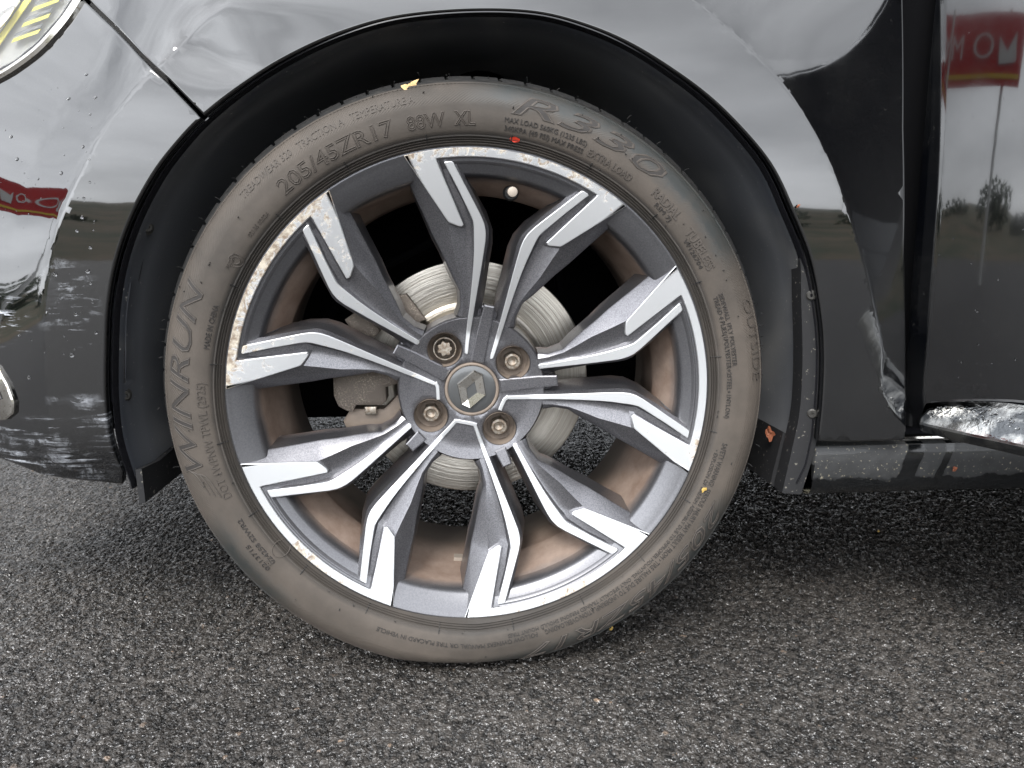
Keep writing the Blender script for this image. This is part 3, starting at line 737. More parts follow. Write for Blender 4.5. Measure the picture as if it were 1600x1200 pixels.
def arm_mb():
    b = MB(); rows = []
    for st in ST:
        P = []
        for (x, z, d) in st:
            x, z, d = x*.001, z*.001, d*.001; P.append(Vector((x, gxz(x, z)+d, z)))
        w1, f2 = P[0], P[-1]
        wo = (P[0]-P[1]); wo.y = 0; wo = wo.normalized()
        fo_ = (P[-1]-P[-2]); fo_.y = 0; fo_ = fo_.normalized()
        wr = w1+wo*.0012+Vector((0, .0016, 0)); wb = w1+wo*.0045; wb.y = max(w1.y+.02, .058)
        fb = f2+fo_*.001; fb.y = max(f2.y+.008, .066)
        f1 = P[-2]; mid = f1.lerp(f2, .35); mid.y = f1.y+(f2.y-f1.y)*.62
        P = [wb, wr]+P[:-1]+[mid, f2, fb]
        rows.append([tuple(p) for p in P])
    b.grid([list(r_) for r_ in zip(*rows)])
    # back closing sheet
    b.grid([[r_[0] for r_ in rows], [r_[-1] for r_ in rows]])
    return b
STRIP_O = [(68.6,210.6),(51.5,190.4),(36.2,171.0),(32.6,166.0),(30.4,159.5),(28.6,151),(26.2,140.0),(24.2,128.0),(22.2,112.0),(20.4,95.0),(19.2,82.0),(18.3,68.0),(16.6,50.0),(15.0,36.6)]
STRIP_I = [(61.0,213.0),(43.6,192.6),(26.2,172.2),(21.2,165.0),(18.4,157.8),(17.1,150),(16.5,140.0),(15.9,128.0),(15.3,112.0),(14.7,95.0),(14.2,82.0),(13.6,68.0),(12.5,50.0),(11.4,36.2)]
def strip_poly(rmin=0, rmax=999):
    O = [p for p in resample([(*p, 0) for p in STRIP_O], 60)]; I = [p for p in resample([(*p, 0) for p in STRIP_I], 60)]
    k = [i for i in range(60) if O[i].length > rmin]
    O = [O[i] for i in k]; I = [I[i] for i in k]
    e0 = O[0]*.5+I[0]*.5; e1 = O[-1]*.5+I[-1]*.5
    d0 = (O[0]-O[1]).normalized()*1.2; d1 = (O[-1]-O[-2]).normalized()*1.2
    P = [O[0]]+O[1:]+[O[-1].lerp(I[-1], .25)+d1, O[-1].lerp(I[-1], .75)+d1]+I[::-1]+[I[0].lerp(O[0], .2)+d0*.8, I[0].lerp(O[0], .8)+d0*.8]
    return [(p.x*.001, p.y*.001) for p in P]
top_f = lambda x, z: gxz(x, z)
bot_f = lambda x, z: gxz(x, z)+.0050
arm_mesh = {}
for k in range(5):
    a = AX+k*2*math.pi/5
    for mir in (False, True):
        spin(arm_mb(), a, mir).build('spoke', M['wheel_grey'], wheel, sharp=24)
        # arms whose polished strip stops short at a bolt hole
        short = (k, mir) in ((1, False), (2, True), (3, False), (4, True))
        arm_ang = math.degrees(a)+(-17.5 if not mir else 17.5)
        near = min(abs((arm_ang-bb+180) % 360-180) for bb in (33, 123, 213, 303)) < 13
        b = MB(); b.prism(strip_poly(71.5 if near else 0), top_f, bot_f, inset=.0005)
        spin(b, a, mir).build('polished_strip', M['machined'], wheel, sharp=30)
    # machined face: two blades and the piece of rim flange between them
    P = []
    right = [(105.2,208.2),(80.6,184.2),(56.6,160.9),(54.4,159.4),(44.6,158.0),(42.0,158.4),(40.6,160.4),(58.2,185.8),(75.2,210.2),(76.2,212.6)]
    a_in = math.degrees(math.atan2(76.2, 212.6)); a_out = math.degrees(math.atan2(105.2, 208.2))
    P += [mm(p) for p in right]
    for i in range(1, 24): 
        t = R_(a_in-2*a_in*i/24); P.append((.2258*math.sin(t), .2258*math.cos(t)))
    P += [(-x, z) for x, z in [mm(p) for p in right[::-1]]]
    for i in range(0, 41):
        t = R_(-a_out+2*a_out*i/40); P.append((.2336*math.sin(t), .2336*math.cos(t)))
    b = MB(); b.prism(P, lambda x, z: gxz(x, z)-.0004, lambda x, z: gxz(x, z)+.0032, inset=.0006)
    spin(b, a).build('polished_blade_pair', M['machined'], wheel, sharp=30)
    # painted trough behind the flange, between the arms
    b = MB(); aa = R_(17.6)
    b.lathe([(.2262, .0030), (.2252, .0042), (.2238, .0045), (.2226, .0030), (.2216, .0034), (.2196, .0085), (.213, .021), (.204, .038), (.1965, .054), (.195, .062)], 26, a0=math.pi/2-aa, a1=math.pi/2+aa)
    spin(b, a).build('rim_trough', M['barrel'], wheel, sharp=50)
    # raised bar in the root of each arm pair
    bolt_near = min(abs((math.degrees(a)-bb+180) % 360-180) for bb in (33, 123, 213, 303)) < 14
    z_in = .0700 if bolt_near else .0290
    b = MB(); b.prism([(-.0052, .0885), (.0052, .0885), (.0064, .0700)]+([(.0072, z_in)] if not bolt_near else [])+([(-.0072, z_in)] if not bolt_near else [])+[(-.0064, .0700)], lambda x, z: gxz(x, z)+.0008, lambda x, z: gxz(x, z)+.03, inset=.0012)
    spin(b, a).build('spoke_root_bar', M['wheel_grey'], wheel, sharp=30)
    b = MB(); b.prism([(-.0085, .0865), (.0085, .0865), (.0085, .0712), (-.0085, .0712)], lambda x, z: gxz(x, z)+.016, lambda x, z: gxz(x, z)+.034, inset=.002)
    spin(b, a).build('spoke_web', M['wheel_grey'], wheel, sharp=30)
# strip that joins across the lower window, and the two hooks beside the cap
def hubpoly(pp, w):
    P = [Vector((r*math.cos(R_(t)), r*math.sin(R_(t)), 0)) for r, t in pp]; L, Rr = [], []
    for i, p in enumerate(P):
        t = (P[min(i+1, len(P)-1)]-P[max(i-1, 0)]).normalized(); nn = Vector((-t.y, t.x, 0)); L.append(p+nn*w); Rr.append(p-nn*w)
    return [(p.x, p.y) for p in L+Rr[::-1]]
for pp in ([(.0383,240.0),(.0365,246),(.0365,270),(.0383,276.5)], [(.0385,167.9),(.0355,174),(.0352,186),(.0362,196)], [(.0385,348.2),(.0355,342),(.0352,332),(.0365,322)]):
    b = MB(); b.prism(hubpoly(pp, .0019), lambda x, z: gxz(x, z)-.0001, bot_f, inset=.0005)
    b.build('polished_hub_strip', M['machined'], wheel, sharp=30)
# hub face with bolt holes and hollow for the cap
BOLTS = [(-.0274, .0419), (.0425, .0276), (.0282, -.0421), (-.0428, -.0268)]
HR = .0172
def circ(cx, cz, r, n, a0=0): return [Vector((cx+r*math.cos(a0+2*math.pi*i/n), cz+r*math.sin(a0+2*math.pi*i/n))) for i in range(n)]
pts = circ(0, 0, .0740, 120); ed = [(i, (i+1) % 120) for i in range(120)]
holes = [(0, 0, .0288, 60)]+[(x, z, HR+.0012, 48) for x, z in BOLTS]
for (cx, cz, r, n) in holes:
    b0 = len(pts); pts += circ(cx, cz, r, n); ed += [(b0+i, b0+(i+1) % n) for i in range(n)]
for r in np.arange(.034, .073, .0045):
    for i in range(int(r/.0045*6.28)):
        a = i/int(r/.0045*6.28)*6.2832; p = Vector((r*math.cos(a), r*math.sin(a)))
        if all(math.hypot(p.x-h[0], p.y-h[1]) > h[2]+.0015 for h in holes): pts.append(p)
hubY = lambda x, z: gxz(x, z)+.0026
r_ = delaunay_2d_cdt(pts, ed, [], 0, 1e-8)
fs = [f for f in r_[2] if all(math.hypot(sum(r_[0][i].x for i in f)/3-h[0], sum(r_[0][i].y for i in f)/3-h[1]) > h[2]*.995 for h in holes)]
b = MB(); b.add([(p.x, hubY(p.x, p.y), p.y) for p in r_[0]], fs)
b.grid([[(p.x*s_, hubY(p.x, p.y)+d, p.y*s_) for p in circ(0, 0, .0740, 120)] for s_, d in ((1, 0), (1.018, .0012), (1.03, .004), (1.06, .030))], closed=True)
for (cx, cz, r, n) in holes:
    b.grid([[(cx+(p.x-cx)*s_, hubY(p.x, p.y)+d, cz+(p.y-cz)*s_) for p in circ(cx, cz, r, n)] for s_, d in ((1, 0), (.95, .0006), (.925, .003))], closed=True)
b.build('hub_face', M['wheel_grey'], wheel, sharp=40)
b = MB()
for cx, cz in BOLTS:
    b.lathe([(HR, .040), (HR*.98, .046), (HR*.93, .058), (HR*.70, .0605), (HR*.66, .070), (.0001, .070)], 48, c=(cx, 0, cz))
b.lathe([(.0285, .042), (.028, .05), (.0001, .052)], 40)
b.build('bolt_recess', M['recess'], wheel, sharp=35)
for i, (cx, cz) in enumerate(BOLTS):
    bo = empty('wheel_bolt', (cx, 0, cz), wheel)
    b = MB(); b.lathe([(.0125, .0685), (.0125, .0615), (.0118, .0605), (.0001, .0605)], 32); b.build('bolt_seat', M['recess'], bo)
    b = MB()
    if i == 0:        # locking bolt: round collar, lobed head
        b.lathe([(.0122, .062), (.0122, .048), (.0117, .0472), (.0108, .0472), (.0106, .058)], 40)
        b.build('lock_collar', M['bolt'], bo)
        b = MB(); n = 84; rr = [.0072+.0009*math.cos(7*2*math.pi*k/n) for k in range(n)]
        b.grid([[(f*rr[k]*math.cos(2*math.pi*k/n), y, f*rr[k]*math.sin(2*math.pi*k/n)) for k in range(n)] for f, y in ((1, .060), (1, .0478), (.93, .0470), (.5, .0468), (.01, .0470))], closed=True)
        b.build('lock_head', M['bolt'], bo)
    else:
        a0 = (.2, .5, .35, .1)[i]
        hexo = [Vector((.0096*math.cos(a0+k*math.pi/3), .0096*math.sin(a0+k*math.pi/3))) for k in range(6)]
        rows = []
        hx = [p for q_ in range(6) for p in (hexo[q_], hexo[q_].lerp(hexo[(q_+1) % 6], .33), hexo[q_].lerp(hexo[(q_+1) % 6], .67))]
        n = len(hx); an = [math.atan2(p.y, p.x) for p in hx]
        rows.append([(p.x, .062, p.y) for p in hx]); rows.append([(p.x, .0500, p.y) for p in hx])
        for r, y in ((.0080, .0486), (.0058, .0484), (.0050, .0500), (.0046, .0530), (.0002, .0545)): rows.append([(r*math.cos(t), y, r*math.sin(t)) for t in an])
        b.grid(rows, closed=True); b.build('bolt_head', M['bolt'], bo, sharp=30)
# centre cap with diamond emblem
cap = MB(); cap.lathe([(.0281, .0450), (.0281, .0425), (.0276, .0414), (.0262, .0410), (.0252, .0414), (.0248, .0422)], 72)
cap.build('cap_ring', M['recess'], wheel, sharp=50)
cap = MB(); cap.lathe([(.0250, .0430), (.0248, .0422), (.0244, .0420), (.018, .0412), (.009, .0408), (.0001, .0407)], 72)
capo = cap.build('centre_cap', M['cap'], wheel, sharp=50)
# emblem: hollow diamond of four bevelled bars
cx0, cz0 = 737.5, 608
def em(px, py, Y): p = onY(620+px/5, 480+py/5, .0395); return (p.x, Y, p.z)
O = [(603,492),(672,525),(700,688),(572,797),(502,765),(468,600)]            # outer outline of the badge
I = [(608,582),(628,668),(556,722),(543,636)]
mid_top, mid_bot = (640,508), (538,782)
eb = MB(); Yf, Yb = .0385, .0412
O8 = [O[0], O[1], O[2], O[3], O[4], O[5]]
ov = [em(*p, Yb) for p in O8]; oi = [em(p[0]+(588-p[0])*.06, p[1]+(645-p[1])*.06, Yf+.0004) for p in O8]; rid = [em(p[0]+(588-p[0])*.07, p[1]+(645-p[1])*.07, Yf) for p in O8]
iv = [em(*p, Yf+.0012) for p in I]; ib = [em(*p, Yb) for p in I]
eb.add(ov+rid+iv+ib, [(i, (i+1) % 6, 6+(i+1) % 6, 6+i) for i in range(6)]+
       [(6, 7, 12), (7, 8, 13, 12), (8, 9, 14, 13), (9, 10, 14), (10, 11, 15, 14), (11, 6, 12, 15)]+[(12, 13, 17, 16), (13, 14, 18, 17), (14, 15, 19, 18), (15, 12, 16, 19)])
eb.build('diamond_emblem', M['chrome'], capo, sharp=5)

# barrel
b = MB(); b.lathe([(.2362, .006), (.2352, .0012), (.2338, .0008), (.2325, .0012), (.2310, .0022), (.2285, .0032), (.2130, .0105), (.2112, .0125), (.2096, .018), (.2080, .050), (.2050, .070), (.2010, .080), (.1995, .095), (.1995, .112), (.2035, .122), (.2050, .150), (.2050, .172), (.2150, .185), (.2250, .200), (.236, .198)], 180)
b.build('rim_barrel', M['barrel'], wheel, sharp=30)
# balance weights, small hole plug, valve
p = onY(716, 871, .075); rr = math.hypot(p.x, p.z)
for k in range(2):
    a = math.atan2(p.z, p.x)+k*.052; b = MB(); Mr = Matrix.Rotation(-(a+math.pi/2), 3, 'Y')
    b.box((.2022*math.cos(a), .076, .2022*math.sin(a)), (.0050, .0050, .0020), Mr); b.build('balance_weight', M['weight'], wheel, sharp=30)
p = onY(796, 304, .052); q_ = Vector((p.x, 0, p.z)).normalized()
b = MB(); P0 = q_*.2000+Vector((0, .036, 0)); P1 = Vector((p.x, .020, p.z))
b.tube([P0, P0.lerp(P1, .35)], [.0078, .0062], 16); vb = b.build('valve_base', M['rubber'], wheel)
b = MB(); P2 = P0.lerp(P1, .3); dv = (P1-P0).normalized(); b.tube([P2, P2+dv*.012, P2+dv*.0122, P2+dv*.021, P2+dv*.0215], [.0034, .0034, .0048, .0046, .0030], 16); b.build('valve_cap', M['weight'], wheel)

# brake disc, caliper, knuckle, strut
b = MB(); b.lathe([(.130, .110), (.1305, .100), (.1296, .0978), (.1285, .0976), (.088, .0976), (.086, .0985), (.084, .0975), (.080, .094), (.076, .072), (.070, .066), (.02, .066)], 128)
b.lathe([(.130, .120), (.130, .110), (.080, .110)], 96)
b.build('brake_disc', M['disc'], wheel, sharp=30)
cal = empty('brake_caliper', (0, 0, 0), wheel)
def pxbox(px, Y0, Y1, name, mat, parent, inset=.002):
    P = [(lambda q2: (q2.x, q2.z))(onY(*p, Y0)) for p in px]; bb = MB(); bb.prism(P, lambda x, z: Y0, lambda x, z: Y1, inset=inset); return bb.build(name, mat, parent, sharp=40)
pxbox([(519,582),(526,570),(560,568),(602,560),(626,560),(622,600),(602,606),(603,628),(596,634),(556,634),(549,645),(541,643),(528,636),(521,620)], .066, .120, 'caliper_body', M['caliper'], cal, .005)
pxbox([(548,640),(600,640),(620,620),(650,600),(660,650),(630,690),(560,688),(542,672),(536,658)], .076, .125, 'caliper_bracket', M['recess'], cal, .003)
pxbox([(570,636),(588,636),(588,648),(570,648)], .070, .09, 'caliper_bolt', M['bolt'], cal, .001)
pxbox([(616,464),(634,460),(648,478),(664,500),(650,506),(632,496),(618,480)], .078, .0965, 'caliper_arm', M['caliper'], cal, .003)
pxbox([(538,500),(552,490),(586,503),(592,520),(584,528),(548,516)], .072, .125, 'caliper_boot', M['caliper'], cal, .004)
b = MB(); b.tube([(-.03, .19, -.02), (.0, .20, .10), (.02, .22, .34)], [.045, .030, .028], 20); b.build('suspension_strut', M['matt_black'], wheel)
b = MB(); b.lathe([(.02, .12), (.045, .13), (.06, .16), (.06, .22)], 32); b.box((0, .17, -.04), (.03, .03, .07)); b.build('steering_knuckle', M['matt_black'], wheel)
b = MB(); b.tube([(.0, .19, -.085), (.12, .30, -.080), (.26, .50, -.060)], [.02, .018, .03], 12); b.tube([(-.02, .15, .16), (-.14, .18, .10), (-.20, .22, .02)], .006, 8); b.tube([(.05, .16, .21), (.10, .17, .17), (.11, .18, .09), (.03, .19, .03)], .006, 8)
b.build('control_arm', M['matt_black'], wheel)
b = MB(); b.lathe([(.125, .128), (.06, .126)], 60, a0=R_(-150), a1=R_(60)); b.build('splash_shield', M['matt_black'], wheel)

# ------------------------------------------------------------------ tyre
TP = [(.2305,.010),(.2345,.0045),(.2358,-.0002),(.2368,-.0022),(.2378,-.0006),(.2388,-.0030),(.2398,-.0014),(.2408,-.0040),(.2418,-.0024),(.2428,-.0052),(.2440,-.0054),(.2456,-.0078),(.2480,-.0092),(.2540,-.0112),(.2610,-.0122),(.2680,-.0118),(.2695,-.0119),(.2740,-.0110),(.2800,-.0080),(.2850,-.0038),(.2872,-.0010),(.2880,.0008),(.2888,.0006),(.2898,.0016),(.2912,.0056),(.2932,.0100),(.2952,.0165),(.2970,.0250),(.2980,.034),(.2986,.050),(.2990,.060),(.2930,.0605),(.2930,.068),(.3008,.0685),(.3012,.088),(.2935,.0885),(.2935,.097),(.3012,.0975),(.3010,.120),(.2935,.1205),(.2935,.128),(.3000,.1285),(.2980,.160),(.292,.178),(.28,.188),(.262,.193),(.24,.188),(.232,.18)]
def tyreY(r): return float(np.interp(r, [p[0] for p in TP[:29]], [p[1] for p in TP[:29]]))
def squash(x, y, z):                          # the tyre flattens on the ground and its wall bulges there
    if z < -.22:
        k = (-.22-z)/.071
        a = max(0, 1-abs(x)/.16)
        y = y-.0085*math.sin(min(1, k)*math.pi)*a*a if y < .09 else y+.006*math.sin(min(1, k)*math.pi)*a*a
        lim = -.2890
        if z < -.276: z = max(lim, -.276-(-.276-z)*(.0130/max(.0130, math.sqrt(max(0, .3018**2-x*x))-.276)) if abs(x) < .12 else z)
    return x, y, z
b = MB(); b.lathe(TP, 360); b.v = [squash(*v) for v in b.v]
tyre = b.build('tyre', M['tyre'], wheel, sharp=40)
# shoulder blocks, each one its own piece
NB = 76
def block(a):
    rw = 2*math.pi/NB*.445; secs = []
    for (r0, y0) in ((.2900, .0050), (.2938, .0118), (.2990, .0215), (.3012, .0340), (.3018, .058), (.2960, .0590)):
        secs.append((r0, y0))
    b = MB(); rows = []
    for r, y in secs:
        sk = (y-.005)*.9
        rows.append([(r*math.cos(a+t*rw+sk*.3), y, r*math.sin(a+t*rw+sk*.3)) for t in (-1, -.93, 0, .93, 1)])
        for j in (0, 4):
            x, yy, z = rows[-1][j]; n_ = math.hypot(x, z); k = (n_-.0007)/n_; rows[-1][j] = (x*k, yy+.0004, z*k)
    b.grid(rows)
    base = [[(p[0]*.985, p[1]+.001, p[2]*.985) for p in rw_] for rw_ in rows]
    b.grid([[r_2[0] for r_2 in rows], [r_2[0] for r_2 in base]]); b.grid([[r_2[-1] for r_2 in rows], [r_2[-1] for r_2 in base]]); b.grid([rows[0], base[0]])
    return b
me0 = None
for k in range(NB):
    a = 2*math.pi*(k+.3)/NB
    if math.sin(a) > -.70:
        if me0 is None:
            o0 = block(0).build('tread_block', M['tread'], wheel, sharp=35); me0 = o0.data; o0.rotation_euler.y = -a
        else:
            o = o0.copy(); col.objects.link(o); o.rotation_euler.y = -a; o.parent = wheel
    else:
        bb = block(a); bb.v = [squash(*v) for v in bb.v]; bb.build('tread_block', M['tread'], wheel, sharp=35)
# rubber vent hairs
b = MB(); rnd = random.Random(4)
for k in range(NB):
    for t in (.02, .48, .9):
        if rnd.random() < .3: continue
        a = 2*math.pi*(k+.3+t-.5)/NB; r = .2966+rnd.uniform(-.006, .004); y = .017+rnd.uniform(-.008, .01)
        if math.sin(a) < -.93: continue
        L = rnd.uniform(.0015, .0055); d = Vector((math.cos(a)+rnd.uniform(-.5, .5), -.9, math.sin(a)+rnd.uniform(-.5, .5))).normalized()
        p = Vector((r*math.cos(a), y, r*math.sin(a))); b.tube([p, p+d*L*.6, p+d*L+Vector((0, 0, -.0006))], .00035, 4)
for k in range(64):
    a = rnd.uniform(0, 6.28); r = rnd.choice((.2445, .252, .268, .281, .2885)); 
    p = Vector((r*math.cos(a), tyreY(r), r*math.sin(a))); d = Vector((rnd.uniform(-.8, .8), -1, rnd.uniform(-.8, .8))).normalized(); p = Vector(squash(*p))
    b.tube([p, p+d*rnd.uniform(.0012, .003)], .00045, 4)
b.build('rubber_vent_hairs', M['tread'], tyre if False else wheel, kind='stuff')
# small mould ribs across the bead
for k in range(20):
    a = .16+k*2*math.pi/20; P = [Vector((r*math.cos(a), tyreY(r)-.0003, r*math.sin(a))) for r in (.2372, .240, .243, .2462)]
    b = MB(); b.tube([Vector(squash(*p)) for p in P], .0005, 5); b.build('bead_rib', M['tread'], wheel)

# raised lettering, read clockwise with the tops outwards
def letters(text, px, r0, size, mode='solid', shear=0, dep=.0006, adv=1.0, end=None, sx=1.0, name='tyre_lettering', lift=.00022, mat=None):
    cu = bpy.data.curves.new('t', 'FONT'); cu.body = text; cu.size = size; cu.shear = shear; cu.resolution_u = 2; cu.space_character = adv
    if mode == 'outline': cu.fill_mode = 'NONE'; cu.bevel_depth = .00055; cu.bevel_resolution = 0
    elif mode == 'bold': cu.extrude = dep; cu.offset = size*.02
    else: cu.extrude = dep
    o = bpy.data.objects.new('t', cu); col.objects.link(o); bpy.context.view_layer.update()
    me = bpy.data.meshes.new_from_object(o.evaluated_get(bpy.context.evaluated_depsgraph_get())); bpy.data.objects.remove(o)
    p = onY(*px, tyreY(r0)); a0 = math.atan2(p.z, p.x)
    bm = bmesh.new(); bm.from_mesh(me)
    for _ in range(4):
        le = [e for e in bm.edges if e.calc_length() > .0035]
        if not le: break
        bmesh.ops.subdivide_edges(bm, edges=le, cuts=1)
    bmesh.ops.triangulate(bm, faces=bm.faces); bm.to_mesh(me); bm.free()
    n = len(me.vertices); cc_ = np.empty(n*3); me.vertices.foreach_get('co', cc_); cc_ = cc_.reshape(-1, 3)
    W = cc_[:, 0].max()
    if end is not None:
        pe = onY(*end, tyreY(r0)); da = (a0-math.atan2(pe.z, pe.x)) % (2*math.pi); sx = da*r0/W
    out_ = []
    for x, y, z in cc_:
        r = r0+y; a = a0-x*sx/r0; Y = tyreY(r)-z-lift
        out_ += list(squash(r*math.cos(a), Y, r*math.sin(a)))
    me.vertices.foreach_set('co', out_); me.update()
    return link(name, me, mat or M['letter'], wheel, sharp=40)
letters('205/45ZR17', (450,310), .2515, .0185, 'outline', end=(622,225))
letters('88W', (640,214), .2515, .0165, 'outline', end=(698,208)); letters('XL', (712,206), .2515, .0165, 'outline', end=(743,206))
letters('TREADWEAR 320   TRACTION A   TEMPERATURE A', (388,318), .2738, .0098, 'outline' if False else 'solid', end=(650,172), dep=.0004)
letters('RS30', (790,190), .2655, .0235, 'outline', shear=.25, end=(1030,300)) if False else None
letters('R330', (790,190), .2640, .0245, 'outline', shear=.3, end=(1032,285))
letters('MAX LOAD 560KG (1235 LBS)', (786,203), .2560, .0062, end=(912,236), mat=M['letter_dark']); letters('340KPA (49 PSI) MAX PRESS', (786,212), .2490, .0062, end=(906,247), mat=M['letter_dark'])
letters('EXTRA LOAD', (914,246), .2500, .0090, 'bold', end=(980,288))
letters('RADIAL  ·  TUBELESS', (1008,312), .2545, .0118, 'bold', end=(1094,430))
letters('RIM 7J', (1012,330), .2490, .0055, end=(1035,355), mat=M['letter_dark']); letters('W126704', (1062,380), .2490, .0055, end=(1085,425), mat=M['letter_dark'])
letters('OUTSIDE', (1142,474), .2760, .0140, 'solid', end=(1163,595), dep=.0009)
letters('SIDEWALL 1PLY POLYESTER', (1110,465), .2555, .0058, end=(1130,574), mat=M['letter_dark']); letters('TREAD 4 PLIES(1POLYESTER+2STEEL+1NYLON)', (1101,470), .2500, .0058, end=(1118,652), mat=M['letter_dark'])
letters('SAFETY WARNING!  SERIOUS INJURY MAY RESULT FROM • TIRE FAILURE DUE TO UNDERINFLATION/OVERLOADING', (1118,690), .2530, .0072, end=(845,965), mat=M['letter_dark'], dep=.0004)
letters('FOLLOW OWNERS MANUAL OR TIRE PLACARD IN VEHICLE', (835,970), .2530, .0060, end=(600,955), mat=M['letter_dark'], dep=.0004)
letters('• EXPLOSION OF TIRE/RIM ASSEMBLY DUE TO IMPROPER MOUNTING. ONLY SPECIALLY TRAINED PERSONS SHOULD MOUNT TIRES', (1108,700), .2480, .0050, end=(790,968), mat=M['letter_dark'], dep=.0004)
letters('205/45ZR17', (1120,782), .2660, .0215, 'bold', shear=.35, end=(806,1003), dep=.0003, mat=M['letter_dark'], lift=.0007)
letters('205/45ZR17', (1120,782), .2660, .0215, 'outline', shear=.35, end=(806,1003), lift=.0008)
letters('R330', (790,190), .2640, .0245, 'bold', shear=.3, end=(1032,285), dep=.0002, mat=M['letter_dark'])
letters('WINRUN', (335,742), .2635, .0265, 'bold', shear=.3, end=(312,440), dep=.0002, mat=M['letter_dark'])
letters('WINRUN', (335,742), .2635, .0265, 'outline', shear=.3, end=(312,440))
letters('MADE IN CHINA', (336,548), .2480, .0066, end=(349,480), mat=M['letter_dark']); letters('DOT 1WPNW TPWL (2925)', (373,772), .2495, .0105, end=(327,598))
letters('0213715', (447,868), .2600, .0062, end=(418,832), mat=M['letter_dark']); letters('024258 S2WR2', (455,858), .2520, .0062, end=(404,796), mat=M['letter_dark'])
letters('F002303', (378,432), .2520, .0048, end=(388,408)); letters('02135 02024', (415,388), .2500, .0050, end=(440,352))
b = MB()
for px, r in (((437,861), .0078), ((368,407), .0060)):
    p = onY(*px, -.011); a = math.atan2(p.z, p.x); R0 = math.hypot(p.x, p.z)
    for f in ((1, .55) if r < .007 else (1,)):
        P = [Vector((p.x+f*r*math.cos(t*.2618), tyreY(math.hypot(p.x+f*r*math.cos(t*.2618), p.z+f*r*math.sin(t*.2618)))-.0003, p.z+f*r*math.sin(t*.2618))) for t in range(25)]
        b.tube(P, .00045, 5)
b.build('tyre_approval_mark', M['letter'], wheel)
letters('E4', (441,868), .2540, .0070, 'bold', end=(433,860))
# curved flame strokes beside the maker's name
b = MB()
for k in range(3):
    P = [onY(x, y, -.011) for x, y in smooth2] if False else [onY(338-k*9+dx, 770-k*2+dy, -.011) for dx, dy in ((8, 6), (0, -6), (-8, -18), (-16, -26), (-26, -30))]
    P = [Vector((p.x, tyreY(math.hypot(p.x, p.z))-.0003, p.z)) for p in P]; b.tube(P, .0007, 5)
b.build('tyre_flame_mark', M['letter'], wheel)
# painted balance dot
p = onY(805, 217, -.010); R0 = math.hypot(p.x, p.z); a0 = math.atan2(p.z, p.x)
b = MB(); rows = []
for i in range(5):
    row = []
    for j in range(9):
        u, v = (i/4-.5)*2, (j/8-.5)*2; w = math.sqrt(max(0, 1-u*u))**.5
        r = R0+u*.0022; a = a0+v*w*.0046/R0; row.append((r*math.cos(a), tyreY(r)-.0005, r*math.sin(a)))
    rows.append(row)
b.grid(rows); b.build('red_paint_dot', M['red'], wheel)

# ------------------------------------------------------------------ water drops
def drops(name, pts, parent):
    b = MB()
    for p, nrm, r in pts:
        nrm = nrm.normalized(); u = nrm.orthogonal().normalized(); w = nrm.cross(u); rows = []
        for k in range(5):
            t = k/4*math.pi/2; rr, hh_ = r*math.cos(t), r*.55*math.sin(t)
            rows.append([p+(u*math.cos(a*.7854)+w*math.sin(a*.7854))*max(rr, 1e-5)+nrm*(hh_-.0001) for a in range(8)])
        b.grid(rows, closed=True)
    body(b, name, M['water'], parent=parent, kind='stuff', sharp=None)
rnd = random.Random(12); L = []
for px in [(18,214),(27,249),(96,271),(131,310),(140,285),(141,387),(120,361),(137,424),(118,491),(108,155),(135,117),(149,153),(141,179),(130,230),(141,443),(112,555),(30,524),(86,429),(60,280),(46,590),(150,520),(128,340)]:
    p = onS(*px, S); L.append((p, Vector((-.2, -1, 0)), rnd.uniform(.0012, .0024)))
for _ in range(60):
    px = (rnd.uniform(0, 160), rnd.uniform(130, 560)); p = onS(*px, S); L.append((p, Vector((-.2, -1, 0)), rnd.uniform(.0003, .0009)))
drops('rain_drops', L, car)
L = []
def mpt(i, f):                                # point on the upper face of the moulding
    r_2 = ml_[i]; a, c = Vector(r_2[2]), Vector(r_2[3]); return a.lerp(c, f), (Vector(r_2[3])-Vector(r_2[2])).cross(Vector(ml_[min(i+1, 33)][2])-a)
for _ in range(260):
    i = rnd.randint(3, 22); f = rnd.uniform(.0, .95); p, nrm = mpt(i, f); p2, _n = mpt(i+1, f); p = p.lerp(p2, rnd.random())
    if nrm.dot(DN) < 0: nrm = -nrm
    L.append((p, nrm, rnd.uniform(.0008, .0019)))
drops('moulding_rain_drops', L, door)
L = []
for _ in range(60):
    s, z = rnd.uniform(-.01, .14), rnd.uniform(-.02, .5); L.append((dpt(s, z, dcurve(s, z)), DN.copy(), rnd.uniform(.0003, .0010)))
drops('door_rain_drops', L, door)

# ------------------------------------------------------------------ leaves and scraps (lie on things: their own objects)
def scrap(name, label, cat, p, size, nrm, mat, seed, bend=.2, rot=0):
    rd = random.Random(seed); nrm = Vector(nrm).normalized(); u = nrm.orthogonal().normalized(); w = nrm.cross(u); n = 14
    u, w = u*math.cos(rot)+w*math.sin(rot), w*math.cos(rot)-u*math.sin(rot)
    ring = []
    for k in range(n):
        a = 2*math.pi*k/n; r = rd.uniform(.6, 1.15); ring.append(u*math.cos(a)*size*r+w*math.sin(a)*size*.55*r+nrm*size*(bend*math.cos(2*a+1)+.12*rd.random()))
    V = [nrm*.0004]+ring+[v+nrm*.0004 for v in ring]+[v*.5+nrm*size*.2*rd.random() for v in ring]
    F = [(1+k, 1+(k+1) % n, 1+2*n+(k+1) % n, 1+2*n+k) for k in range(n)]+[(1+2*n+k, 1+2*n+(k+1) % n, 0) for k in range(n)]
    b = MB(); b.add(V, F); o = b.build(name, mat, None, loc=p, sharp=None); o['label'] = label; o['category'] = cat
    return o
up3 = Vector((0, 0, HZ))
